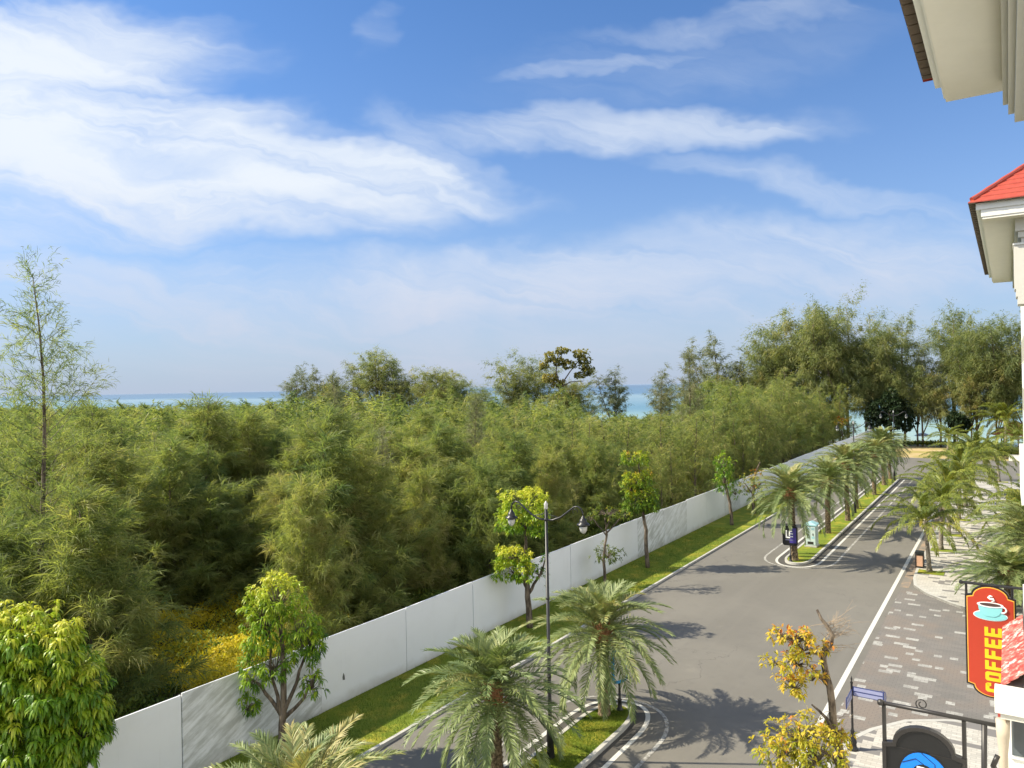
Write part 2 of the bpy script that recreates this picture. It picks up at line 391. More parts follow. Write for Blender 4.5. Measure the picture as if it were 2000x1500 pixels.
M_cocol = leafmat('coconut_leaflets', [(0, (.055, .085, .015)), (.45, (.165, .20, .030)), (.8, (.33, .34, .07)), (1, (.56, .42, .06))], rough=.42, transl=.3, objvar=.1, spec=.5)
M_gold = leafmat('golden_groundcover', [(0, (.22, .24, .025)), (.35, (.55, .48, .035)), (1, (.80, .64, .07))], transl=.45, objvar=0)
M_under = leafmat('undergrowth_leaves', [(0, (.05, .09, .02)), (.5, (.14, .20, .035)), (1, (.30, .31, .05))], transl=.4, objvar=0)
M_blade = leafmat('grass_blades', [(0, (.06, .12, .012)), (.6, (.17, .23, .025)), (1, (.34, .29, .07))], transl=.3, objvar=0)
M_blue = plain('cyan_painted_steel', (.30, .52, .58), .5, var=.1, scale=2)
M_lblue = plain('faded_grey_blue_steel', (.50, .60, .60), .5, var=.15, scale=2)
M_skyblue = plain('bright_blue_plastic', (.02, .30, .72), .35, var=.05)
M_purple = plain('purple_panel', (.06, .045, .26), .35, var=.1)
M_signblack = plain('black_panel', (.008, .008, .009), .4, var=.2)
M_navy = plain('navy_enamel', (.035, .05, .16), .3, var=.1)
M_lav = plain('pale_blue_plate', (.26, .28, .46), .4, var=.08)
M_signred = plain('sign_red', (.40, .036, .014), .4, var=.06)
M_yellow = plain('sign_yellow', (.74, .50, .01), .4, var=.03)
M_orange = plain('sign_orange_trim', (.85, .42, .06), .4, var=.03)
M_cup = plain('cup_turquoise', (.22, .56, .60), .3, var=.05)
M_cupw = plain('cup_white', (.85, .86, .86), .3, var=.02)
M_coffee = plain('coffee_brown', (.07, .04, .035), .3)
M_logo = plain('logo_blue', (.005, .18, .72), .4, var=.02)
M_bin = plain('bin_panel', (.55, .33, .22), .6, var=.08)
M_pane = plain('window_pane', (.10, .12, .13), .08, var=.1)
M_column = plain('sandstone_column', (.48, .41, .32), .7, var=.08)
M_thatch = plain('thatch', (.30, .14, .08), .9, var=.3)

# ------------------------------------------------------------------ setting: ground, sea, roads
def slab_st(name, pts, z0, z1, m, label=None, cat=None, kind='structure', parent=None):
    """pts in (s,t) -> flat slab or sheet, in the street frame (object rotated so local x = s, local y = -t)"""
    b = MB()
    P = [(s, -t) for s, t in pts]
    a = sum(P[i][0]*P[(i+1) % len(P)][1]-P[(i+1) % len(P)][0]*P[i][1] for i in range(len(P)))
    if a < 0: P = P[::-1]
    if z0 is None: b.raw([(p[0], p[1], z1) for p in P], [tuple(range(len(P)))])
    else: b.prism(P, z0, z1, False)
    o = b.obj(name, m, parent)
    if parent is None: o.rotation_euler = (0, 0, A); tag(o, label, cat, None, kind)
    return o
# ground sheet with the beach sloping into the water
ss_ = np.concatenate([[-150], np.linspace(-40, 148, 60), np.linspace(149, 200, 40)]); tt = np.linspace(-600, 500, 240)
GS, GT = np.meshgrid(ss_, tt, indexing='ij')
gz = -.06 - np.clip((GS + 2.5*np.sin(GT*.045) - 152)/14, 0, 9)*.75
n2_ = len(tt); gi = np.arange((len(ss_)-1)*(n2_-1)); ii, jj = gi//(n2_-1), gi % (n2_-1)
a0 = ii*n2_+jj
o = link('ground', np_mesh('ground', np.stack([GS.ravel(), -GT.ravel(), gz.ravel()], 1), [np.stack([a0, a0+1, a0+n2_+1, a0+n2_], 1)[:, ::-1]], M_ground, smooth=True))
o.rotation_euler = (0, 0, A); tag(o, 'leaf littered ground and pale sandy beach', 'ground', None, 'structure')
slab_st('sea', [(153, -30000), (40000, -30000), (40000, 30000), (153, 30000)], None, -.55, M_sea, 'turquoise shallow sea turning blue out to the horizon', 'sea')

def arc(cx, cy, r, a0, a1, n=10): return [(cx+r*math.cos(R(a0+(a1-a0)*i/n)), cy+r*math.sin(R(a0+(a1-a0)*i/n))) for i in range(n+1)]
slab_st('road', [(-30, -17.7), (-30, -4.2), (102, -4.2), (102, 60), (127.5, 60), (127.5, -17.7)], None, 0.0, M_asphalt, 'grey asphalt street running to the cross road by the beach', 'road')
# side street mouth paved in dark blocks with pale ones let in
slab_st('side_street_paving', [(27.5, -5.35), (47.6, -5.35), (47.6, -4.6), (46.2, -3.4), (44.5, -2.0), (43.6, 0), (43.6, 30), (30.6, 30), (30.6, 0), (30.2, -1.5), (29.4, -2.8), (28.1, -3.9), (27.5, -4.4)], None, .005, M_pdark, 'dark block paving with scattered pale blocks across the side street', 'paving')
slab_st('sandy_gutter', [(47.9, -5.45), (47.9, -4.98), (101, -4.98), (101, -5.45)], None, .006, M_dirt, 'strip of orange sand along the kerb', 'gutter')
def pavement(name, outer, lab):
    o = slab_st(name, outer, -.05, .13, M_plight, lab, 'pavement')
    return o
pv2 = [(101.5, 1.5), (101.5, -4.6), (101.1, -4.95), (52, -5.0), (50, -4.95), (48.3, -4.75), (46.8, -4.0), (45.3, -2.7), (44.0, -.9), (43.7, .5), (43.7, 1.5)]
pv1 = [(-30, -4.75), (24.5, -4.75), (26.2, -4.6), (27.6, -4.0), (28.9, -3.1), (29.6, -2.0), (30.0, -1.1), (30.4, .5), (30.4, 3), (-30, 3)]
pavement('pavement', pv2, 'pale block pavement with palm planters beyond the side street')
pavement('pavement', pv1, 'pale block pavement at the near corner under the hanging signs')
def ribbon(pts, w):  # left side offset polyline in st
    P = np.array(pts, float); d = np.gradient(P, axis=0); d /= np.linalg.norm(d, axis=1)[:, None]
    n = np.stack([-d[:, 1], d[:, 0]], 1); return [tuple(p) for p in P] + [tuple(p) for p in (P+n*w)[::-1]]
def kerb_line(name, pts, w, z0, z1, m, lab, cat):
    P = np.array(pts, float); d = np.gradient(P, axis=0); d /= np.linalg.norm(d, axis=1)[:, None]
    n = np.stack([-d[:, 1], d[:, 0]], 1); Q = P+n*w; b = MB(); k = len(P)
    V = [(p[0], -p[1], z) for z in (z0, z1) for arr in (P, Q) for p in arr]
    F = []
    for i in range(k-1):
        F += [(2*k+i, 3*k+i, 3*k+i+1, 2*k+i+1)]
        if z0 is not z1: F += [(i, 2*k+i, 2*k+i+1, i+1), (k+i, k+i+1, 3*k+i+1, 3*k+i)]
    b.raw(V, F); o = b.obj(name, m); o.rotation_euler = (0, 0, A); tag(o, lab, cat, None, 'structure'); return o
kerb_line('kerb', pv2[2:10], -.16, -.05, .136, M_kerb, 'pale kerb around the pavement beyond the side street', 'kerb')
kerb_line('kerb', pv1[:9], -.16, -.05, .136, M_kerb, 'pale kerb around the near corner pavement', 'kerb')
kerb_line('kerb', [(-30, -17.75), (127, -17.75)], .13, -.05, .115, M_kerb, 'thin white kerb along the fence side lawn', 'kerb')
slab_st('lawn', [(-30, -21.25), (-30, -17.76), (127, -17.76), (127, -21.25)], -.05, .10, M_grass, 'grass strip along the foot of the white hoarding', 'lawn')
slab_st('lawn', [(66, -.42), (93.5, -.42), (93.5, .95), (66, .95)], .10, .16, M_grass, 'small lawn beside the far house', 'lawn')
kerb_line('road_marking', [(-30, -5.62), (102, -5.62)], -.20, .006, .006, M_paint, 'solid white edge line on the right of the street', 'road marking')
# islands
def cap_outline(hw, tc, s_str, cap, s_end, capend=None, n=22):
    """outline of one long island: straight sides from s_end to s_str then a rounded cap of length cap (sign gives the direction)"""
    pts = [(s_end, tc+hw)]
    pts += [(s_str, tc+hw)]
    for i in range(1, n):
        q = math.pi*i/n; cx = math.sin(q); cy = math.cos(q)
        pts.append((s_str + cap*abs(cx)**.85, tc + hw*math.copysign(abs(cy)**.85, cy)))
    pts += [(s_str, tc-hw), (s_end, tc-hw)]
    return pts
def ring(name, oa, ob, z, m, lab, cat, z0=None, i0=0, i1=None):
    b = MB(); k = len(oa); i1 = i1 or k
    oa, ob = oa[i0:i1], ob[i0:i1]; k = len(oa)
    if z0 is None:
        V = [(p[0], -p[1], z) for p in oa+ob]; F = [(i, i+1, k+i+1, k+i) for i in range(k-1)]
    else:
        V = [(p[0], -p[1], q) for q in (z, z0) for p in oa+ob]
        F = [(i, i+1, k+i+1, k+i) for i in range(k-1)] + [(2*k+i, 2*k+i+1, i+1, i) for i in range(k-1)] + [(k+i, k+i+1, 3*k+i+1, 3*k+i) for i in range(k-1)]
    b.raw(V, F); o = b.obj(name, m); o.rotation_euler = (0, 0, A); tag(o, lab, cat, None, 'structure'); return o
for (tc_, s_str, sg, s_end, w1, w2) in ((-12.12, 23.1, 1, -30, 'near', 'first'), (-11.88, 52.4, -1, 99.3, 'far', 'second')):
    dsc = 'by the tall black street lamp' if w1 == 'near' else 'with the blue cabinet'
    k0 = cap_outline(.72, tc_, s_str, 1.85*sg, s_end); k1 = cap_outline(.87, tc_, s_str, 2.05*sg, s_end)
    slab_st('median_lawn', k0, -.02, .12, M_grass, 'grass on the median island ' + dsc, 'lawn')
    ring('kerb', k0, k1, .14, M_kerb, 'rounded pale kerb of the median island ' + dsc, 'kerb', -.03)
    ring('gutter', k1, cap_outline(1.32, tc_, s_str, 2.5*sg, s_end), .004, M_gutter, 'dark gutter around the median island ' + dsc, 'gutter')
    ring('road_marking', cap_outline(1.30, tc_, s_str, 2.48*sg, s_end), cap_outline(1.47, tc_, s_str, 2.64*sg, s_end), .008, M_paint, 'solid white line around the median island ' + dsc, 'road marking')
    ring('road_marking', cap_outline(2.17, tc_, s_str-.3*sg, 3.0*sg, s_end), cap_outline(2.31, tc_, s_str-.3*sg, 3.12*sg, s_end), .008, M_worn, 'worn outer line around the median island ' + dsc, 'road marking')
slab_st('verge', [(127.6, -21), (150, -21), (150, 60), (127.6, 60)], None, -.03, M_grass, 'dry grass verge between the cross road and beach', 'verge')
def f_dry(t, b):
    c = objco(t); n = t.noise(c, .25, 6, .6); n2 = t.noise(c, 4, 4, .6)
    t.put(b.inputs['Base Color'], t.mix(t.m('MULTIPLY', n2, .4), t.mix(t.ss(n, .4, .6), (.34, .27, .08), (.50, .36, .20)), (.2, .2, .05))); b.inputs['Roughness'].default_value = 1
bpy.data.objects['verge'].data.materials[0] = mat('dry_grass', f_dry)

# ------------------------------------------------------------------ white hoarding: one fence, panel by panel
FT = -21.25
fe = empty('hoarding_fence', st(70, FT), A); tag(fe, 'long white sheet metal hoarding fence along the edge of the wood', 'fence')
edges = [-6.8, 0.2, 6.8, 13.2, 18.75, 23.4, 28.1, 32.8, 37.5, 42.2]
while edges[-1] < 150: edges.append(edges[-1]+4.65)
for i in range(len(edges)-1):
    a, c = edges[i]-70, edges[i+1]-70
    dz_ = random.uniform(-.03, .03); off = random.uniform(-.012, .012); tl = random.uniform(-.012, .012)
    b = MB(); y0, y1 = off, off+.05
    V = [(a+.02, y0, -.05), (c-.02, y0+tl, -.05), (c-.02, y1+tl, -.05), (a+.02, y1, -.05),
         (a+.02, y0, 2.78+dz_), (c-.02, y0+tl, 2.78+dz_+tl*2), (c-.02, y1+tl, 2.78+dz_+tl*2), (a+.02, y1, 2.78+dz_)]
    b.raw(V, [(0, 1, 5, 4), (1, 2, 6, 5), (2, 3, 7, 6), (3, 0, 4, 7), (4, 5, 6, 7), (0, 3, 2, 1)])
    d = {3: (M_hoard_d, 'panel streaked with grey dirt'), 10: (M_hoard_d, 'panel blotched with grey green dirt'), 11: (M_hoard_m, 'panel lightly marked with dust'), 14: (M_hoard_m, 'dusty panel')}.get(i)
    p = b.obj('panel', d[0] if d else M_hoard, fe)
    if d: p['label'] = d[1]
    if i == 4:
        b = MB(); b.raw([(a+1.05, off-.004, .95), (a+1.17, off-.004, .93), (a+1.15, off-.004, 1.10), (a+1.09, off-.004, 1.22), (a+1.04, off-.004, 1.06)], [(0, 1, 2, 3, 4)]); b.obj('torn_spot', M_seam, p)
for e_ in edges:
    b = MB(); b.box(e_-70-.035, e_-70+.035, .072, .13, -.05, 2.72); b.obj('post', M_seam, fe)
for z_ in (.5, 2.3):
    b = MB(); b.box(edges[0]-70, edges[-1]-70, .13, .17, z_, z_+.06); b.obj('rail', M_iron2, fe)

# ------------------------------------------------------------------ foliage builders (numpy)
def unit(v): return v/np.maximum(np.linalg.norm(v, axis=-1, keepdims=True), 1e-9)
def blades(P, D, L, Wd, tone, g, droop=.0, seg=1):
    """thin tapering blades. seg 1: one triangle; seg 2: bent strip of a quad and a triangle"""
    n = len(P); D = unit(D); L = np.broadcast_to(L, n)[:, None]; Wd = np.broadcast_to(Wd, n)[:, None]
    side = unit(np.cross(D, g.normal(size=(n, 3))))*Wd*.5
    i = np.arange(n)
    if seg == 1:
        tip = P+D*L; tip[:, 2] -= droop*L[:, 0]
        V = np.stack([P-side, P+side, tip], 1).reshape(-1, 3)
        return V, [np.stack([3*i, 3*i+1, 3*i+2], 1)], np.repeat(tone, 3)
    m = P+D*L*.5; D2 = D.copy(); D2[:, 2] -= droop; D2 = unit(D2); tip = m+D2*L*.5
    V = np.stack([P-side*.8, P+side*.8, m+side, m-side, tip], 1).reshape(-1, 3)
    return V, [np.stack([5*i, 5*i+1, 5*i+2, 5*i+3], 1), np.stack([5*i+3, 5*i+2, 5*i+4], 1)], np.repeat(tone, 5)
def leaves(P, D, L, Wd, tone, g, droop=.5, side=None):
    """broad drooping leaves: base point, widest third, narrowing, tip; folded a little along the midrib"""
    n = len(P); D = unit(D); L = np.broadcast_to(L, n)[:, None]; Wd = np.broadcast_to(Wd, n)[:, None]
    up = np.zeros_like(D); up[:, 2] = 1
    if side is None:
        side = unit(np.cross(D, up+g.normal(size=(n, 3))*.35))
    side = side*Wd*.5
    D2 = D.copy(); D2[:, 2] -= droop*.7; D2 = unit(D2); D3 = D2.copy(); D3[:, 2] -= droop; D3 = unit(D3)
    a = P+D*L*.3; b = a+D2*L*.38; c = b+D3*L*.32
    V = np.stack([P, a-side, a+side, b-side*.75, b+side*.75, c], 1).reshape(-1, 3); i = 6*np.arange(n)
    return V, [np.stack([i, i+2, i+1], 1), np.stack([i+1, i+2, i+4, i+3], 1), np.stack([i+3, i+4, i+5], 1)], np.repeat(tone, 6)
def join(parts):
    V = []; F = {}; T = []; n = 0
    for v, fs, t in parts:
        V.append(v); T.append(t)
        for f in fs: F.setdefault(f.shape[1], []).append(f+n)
        n += len(v)
    return np.concatenate(V), [np.concatenate(x) for x in F.values()], np.concatenate(T)

def casuarina(seed, Ht, Rr, nbr, ntw, nnd, nl=.36, nw=.018, low=.06, profile='cone', seg=2, wind=.35, sparse=1.0, trunk_r=.09, lean=0.0, mat_=None, forks=0, up=(.45, .9), tmat=None, spread=.16):
    """feathery she-oak: trunk, ascending limbs, twigs, long drooping needle sprays"""
    g = np.random.default_rng(seed); b = MB()
    k = 9; ph = g.uniform(0, 6.3); amp = Ht*.018
    zz = np.linspace(0, 1, k)
    tr = np.stack([lean*Ht*zz**1.3+amp*np.sin(zz*5+ph)*zz, amp*np.cos(zz*4+ph)*zz, zz*Ht], 1)
    rr = trunk_r*(1-zz)**.8+.012
    b.tube(tr, rr, 7)
    stems = [(tr, rr, 0.0, 1.0)]
    for q in range(forks):
        z0 = g.uniform(.12, .4); base = np.array([np.interp(z0, zz, tr[:, c]) for c in range(3)]); az = g.uniform(0, 6.3)+q*2.1
        hh = Ht*(1-z0)*g.uniform(.65, .98); s_ = g.uniform(.18, .38)
        w = np.linspace(0, 1, 7)
        p = base+np.stack([np.cos(az)*hh*s_*w**.75, np.sin(az)*hh*s_*w**.75, hh*w], 1); r2 = trunk_r*.6*(1-w)**.8+.012
        b.tube(p, r2, 6); stems.append((p, r2, z0, 1.0))
    Ps = []; Ds = []; Ts = []
    for si, (p, r_, zlow, _) in enumerate(stems):
        m = len(p); nb = int(nbr*(1.0 if si == 0 else .6))
        for j in range(nb):
            f = (low if si == 0 else .25)+(1-(low if si == 0 else .25))*((j+g.uniform(0, 1))/nb); f = min(f, .985)
            base = np.array([np.interp(f, np.linspace(0, 1, m), p[:, c]) for c in range(3)])
            if profile == 'cone': rad = Rr*(1.02-f)**.80*g.uniform(.45, 1.45)*1.2
            elif profile == 'spire': rad = Rr*(1.0-f)**1.0*g.uniform(.55, 1.2)+.15
            elif profile == 'round': rad = Rr*math.sin(math.pi*min(1, max(.02, f*.86+.10)))**.8*g.uniform(.3, 1.3)
            else: rad = Rr*(1.02-f)**.45*g.uniform(.45, 1.25)
            az = j*2.4+g.uniform(-.5, .5); el = g.uniform(*up)*(.75+.5*f)
            d = np.array([math.cos(az)*math.cos(el), math.sin(az)*math.cos(el), math.sin(el)])
            w = np.linspace(0, 1, 5)[:, None]; L = rad/max(.35, math.cos(el))
            bend = np.array([wind*.35, -wind*.1, .10+.1*g.normal()])
            path = base+d*L*w+bend*L*w*w
            b.tube(path, list(np.linspace(max(.008, trunk_r*.22*(1-f)+.008), .004, 5)), 3, False)
            nt = max(2, int(ntw*(rad/Rr)+1))
            tw = g.uniform(.15, 1.0, nt)**.8
            tp = np.stack([np.interp(tw, w[:, 0], path[:, c]) for c in range(3)], 1)
            td = unit(d*.7+g.normal(size=(nt, 3))*.75+np.array([wind*.5, 0, .25])); tl = g.uniform(.35, .95, nt)*Rr*.42
            nn = max(3, int(nnd*sparse)); c_ = g.uniform(0, 1, (nt, nn))
            NP = tp[:, None]+td[:, None]*(tl[:, None]*c_)[..., None]+g.normal(size=(nt, nn, 3))*spread*Rr*.25*c_[..., None]
            ND = td[:, None]*.75+g.normal(size=(nt, nn, 3))*.45+np.array([wind*.45, 0, -.05])
            Ps.append(NP.reshape(-1, 3)); Ds.append(ND.reshape(-1, 3))
            tn = g.uniform(0, 1)*.40+g.uniform(0, .55, (nt, 1))+g.uniform(0, .15, (nt, nn)); Ts.append((tn*.95).reshape(-1))
    P = np.concatenate(Ps); D = np.concatenate(Ds); Tn = np.concatenate(Ts); n = len(P)
    V, F, t = blades(P, D, nl*g.uniform(.6, 1.3, n), nw*g.uniform(.7, 1.3, n), Tn, g, droop=.55, seg=seg)
    return b.mesh('trunk', tmat or M_bark, True), np_mesh('crown', V, F, mat_ or M_cas, t)
def put_tree(proto, name, label, loc, rz=0.0, sc=1.0, group=None, cat='tree'):
    e = empty(name, loc, rz, sc); tag(e, label, cat, group)
    link('trunk', proto[0], e); link('crown', proto[1], e)
    return e

# ---- casuarina wood behind the hoarding
near = [casuarina(100+i, h, r, nb, 17, 22, nl=.52, nw=.023, low=.03, spread=.10, trunk_r=.07, wind=w_, up=(.25, .85))
        for i, (h, r, nb, w_) in enumerate([(8.6, 1.9, 92, .35), (8.0, 2.2, 92, .5), (9.2, 1.7, 88, .3), (7.6, 2.1, 86, .45), (9.6, 2.0, 96, .4)])]
midp = [casuarina(200+i, h, r, 64, 9, 13, nl=.50, nw=.042, low=.08, spread=.12, trunk_r=.08, seg=1, wind=.35)
        for i, (h, r) in enumerate([(8.6, 2.1), (8.0, 2.4), (9.3, 1.9), (7.7, 2.3)])]
lowp = [casuarina(300+i, h, r, 34, 5, 8, nl=.80, nw=.11, low=.25, trunk_r=.09, seg=1, wind=.3) for i, (h, r) in enumerate([(8.4, 2.4), (7.6, 2.6), (9.0, 2.2)])]
def px_of(x, y, z=0): return 1000+1450*x/y, 754.5-.0192*(1450*x/y)-(z-H)*1450/y
GL = 'one of the feathery green casuarinas in the dense wood behind the white hoarding'
GG = 'young casuarinas of the dense wood'
cand = []
g = np.random.default_rng(11)
cell_ = 3.15
for i in range(-30, 150):
    for j in range(0, 170):
        s_ = i*cell_+g.uniform(-1.25, 1.25); t_ = -23.9-j*cell_+g.uniform(-1.2, 1.0)
        if s_ > 147: continue
        x, y, _ = st(s_, t_)
        if y < 12: continue
        px, _ = px_of(x, y)
        if px < -160-900/y*6 or px > 2050: continue
        if math.hypot(x+14.0, (y-33.5)) < 4.4 or (y < 39 and 255 < px < 478) or (y < 37 and 215 < px < 500) or (t_ > -25.5 and s_ < 30) or t_ > -24.4: continue      # clearing with golden ground cover, low growth by the fence
        if -21 < x < -10 and abs(y-34) < 4.4: continue
        if y > 95 and t_ < -38 and g.uniform() < (.45 if y < 160 else .62): continue
        if y > 60 and t_ < -34 and g.uniform() < .25: continue
        cand.append((math.hypot(x, y), x, y, s_, t_))
cand.sort()
edge = [c for c in cand[215:] if c[4] > -30 and c[0] < 150][:62]
solo = cand[:215]+edge; ids = set(id(c) for c in edge); mass = [c for c in cand[215:] if id(c) not in ids]
LBL = {}
for px_l, ymax, txt in ((120, 60, 'feathery casuarina rising right behind the big mango in the lower left corner'), (235, 60, 'casuarina at the left edge of the golden clearing'),
        (385, 60, 'casuarina standing just behind the golden clearing'), (540, 60, 'casuarina behind the airy multi stemmed mango by the stained panel'), (640, 60, 'casuarina over the hoarding just right of the multi stemmed mango'),
        (790, 60, 'casuarina over the hoarding above the left date palm of the near island'), (900, 70, 'casuarina in the front row between the date palm and the two ball mango'), (1010, 70, 'casuarina in the front row directly behind the two ball mango'),
        (1165, 80, 'casuarina in the front row behind the nearly leafless frangipani'), (1250, 80, 'casuarina in the front row behind the two clump mango'), (1335, 90, 'casuarina in the front row above the grey green blotched panel'),
        (1415, 100, 'casuarina in the front row behind the small upright green tree'), (1470, 110, 'casuarina in the front row behind the stunted yellow green tree'), (1545, 130, 'casuarina in the front row behind the palm with the purple sign')):
    best = None
    for q, (d, x, y, s_, t_) in enumerate(solo):
        if q in LBL or (t_ < -29.5 and px_l > 500) or d > ymax: continue
        e_ = abs(1000+1450*x/y-px_l)+(y*2 if px_l < 500 else 0)
        if px_l == 385 and y < 37: continue
        if best is None or e_ < best[0]: best = (e_, q)
    if best: LBL[best[1]] = txt
for q, (d, x, y, s_, t_) in enumerate(solo):
    pr = near[g.integers(len(near))] if d < 62 else midp[g.integers(len(midp))]
    hmul = (g.uniform(.84, 1.04) if d < 55 else g.uniform(.70, 1.02)) if g.uniform() < .85 or d < 48 else g.uniform(1.05, 1.18)
    if t_ > -26: hmul *= .93
    hm_ = 12-(62 if 1150 < px_of(x, y)[0] < 1335 else 36)*y/1450
    hmul = min(hmul, hm_/8.6) if (1150 < px_of(x, y)[0] < 1335 or px_of(x, y)[0] < 560) else hmul
    if t_ > -60 and s_ > 70 and px_of(x, y)[0] > 1340: hmul *= 1.0+.22*min(1, (s_-70)/25)
    put_tree(pr, 'casuarina_tree', LBL.get(q, GL), (x, y, -.05), g.uniform(-.9, .9)+(0 if g.uniform() < .7 else 2.5), (hmul*g.uniform(1.1, 1.42)*(.75 if t_ > -26.6 else 1),)*2+(hmul,), GG)
# the far part of the wood reads as one mass
def arrays(me):
    V = np.empty(len(me.vertices)*3, np.float32); me.vertices.foreach_get('co', V)
    F = np.empty(len(me.loops), np.int32); me.loops.foreach_get('vertex_index', F)
    t = np.empty(len(me.vertices), np.float32); me.attributes['tone'].data.foreach_get('value', t)
    return V.reshape(-1, 3), F.reshape(-1, 3), t
LA = [arrays(p[1]) for p in lowp]; parts = []
for (d, x, y, s_, t_) in mass:
    V, F, t = LA[g.integers(3)]; a = g.uniform(0, 6.3); c, s2 = math.cos(a), math.sin(a); k = g.uniform(.62, 1.06) if g.uniform() < .85 else g.uniform(1.06, 1.3)
    pq = px_of(x, y)[0]
    if 1150 < pq < 1335: k = min(k, (12-64*y/1450)/9.0)
    elif pq < 560: k = min(k, (12-26*y/1450)/8.6)
    k = max(k, .3); k2 = max(k, .6)*g.uniform(1.0, 1.35)
    VV = np.stack([(V[:, 0]*c-V[:, 1]*s2)*k2+x, (V[:, 0]*s2+V[:, 1]*c)*k2+y, V[:, 2]*k], 1); 
    if t_ > -60 and pq > 1340: VV[:, 2] *= 1.2
    parts.append((VV, [F], np.clip(t+g.uniform(-.2, .2), 0, 1)))
V, F, t = join(parts)
tag(link('distant_casuarina_wood', np_mesh('distant_casuarina_wood', V, F, M_cas, t)), 'far off part of the casuarina wood stretching to the sea', 'wood', None, 'stuff')
print('casuarinas', len(solo), 'mass', len(mass), len(F[0]))

# trees of the wood that stand out
def at(px, Y): return ((px-1000)/1450*Y, Y)
tall = casuarina(47, 16.9, 4.3, 84, 17, 30, nl=.34, nw=.019, low=.10, profile='spire', wind=-.1, trunk_r=.12, lean=.003, mat_=M_cas, up=(.40, .75), spread=.10)
x, y = at(72, 30); put_tree(tall, 'casuarina_tree', 'tallest slender casuarina with an open feathery top, rising high above the wood at the left', (x, y, 0), .3)
slim = [casuarina(50+i, 12.0, 1.7, 64, 11, 16, nl=.5, nw=.026, low=.2, wind=.2, trunk_r=.1, mat_=M_casp, up=(.5, 1.0)) for i in range(2)]
for px, Y, sc, lb in ((432, 62, .86, 'slender casuarina whose thin tip just crosses the sea horizon, left of the wood centre'),
                      (655, 72, 1.12, 'tall thin casuarina spire standing a little left of the bare topped beach trees'),
                      (742, 46, .78, 'slim casuarina with a visible brown stem in the middle of the wood'),
                      (925, 66, .92, 'slim casuarina with a dark stem left of the beach tree with clumped crown'),
                      (1345, 88, 1.30, 'tall narrow pale casuarina spire right of the gap that shows the sea')):
    x, y = at(px, Y); put_tree(slim[int(px) % 2], 'casuarina_tree', lb, (x, y, 0), px*.01, sc)

# ---- trees along the beach
bt = [casuarina(400+i, h, r*.98, 34, 10, 26, nl=.66, nw=.095, low=.32, profile='round', seg=1, wind=.12, trunk_r=.24, mat_=M_casb, forks=4, up=(.15, .9), spread=.50)
      for i, (h, r) in enumerate([(22, 4.6), (20, 4.2), (24, 4.2), (18, 4.6), (21, 5.0)])]
bts = [casuarina(450+i, h, r, 38, 11, 20, nl=.7, nw=.085, low=.25, profile='x', seg=1, wind=.1, trunk_r=.18, mat_=M_casp, forks=2, up=(.5, 1.1), spread=.4)
       for i, (h, r) in enumerate([(18, 3.4), (20, 3.0)])]
def beach(px, top, kind, label, s_=151.0, wid=1.0, group=None):
    a = (px-1000)/1450; Y = s_/(UX*a+UY); x = a*Y; hor = 754.5-.0192*(px-1000)
    h = 12+(hor-top)*Y/1450; src, h0 = kind
    put_tree(src, 'beach_tree', label, (x, Y, -.1), px*.37, (h/h0*wid, h/h0*wid, h/h0), group)
K = [(bt[0], 21.5), (bt[1], 19.6), (bt[2], 23.5), (bt[3], 17.8), (bt[4], 20.6)]; KS = [(bts[0], 18), (bts[1], 20)]
BG = 'open crowned casuarinas lining the beach'
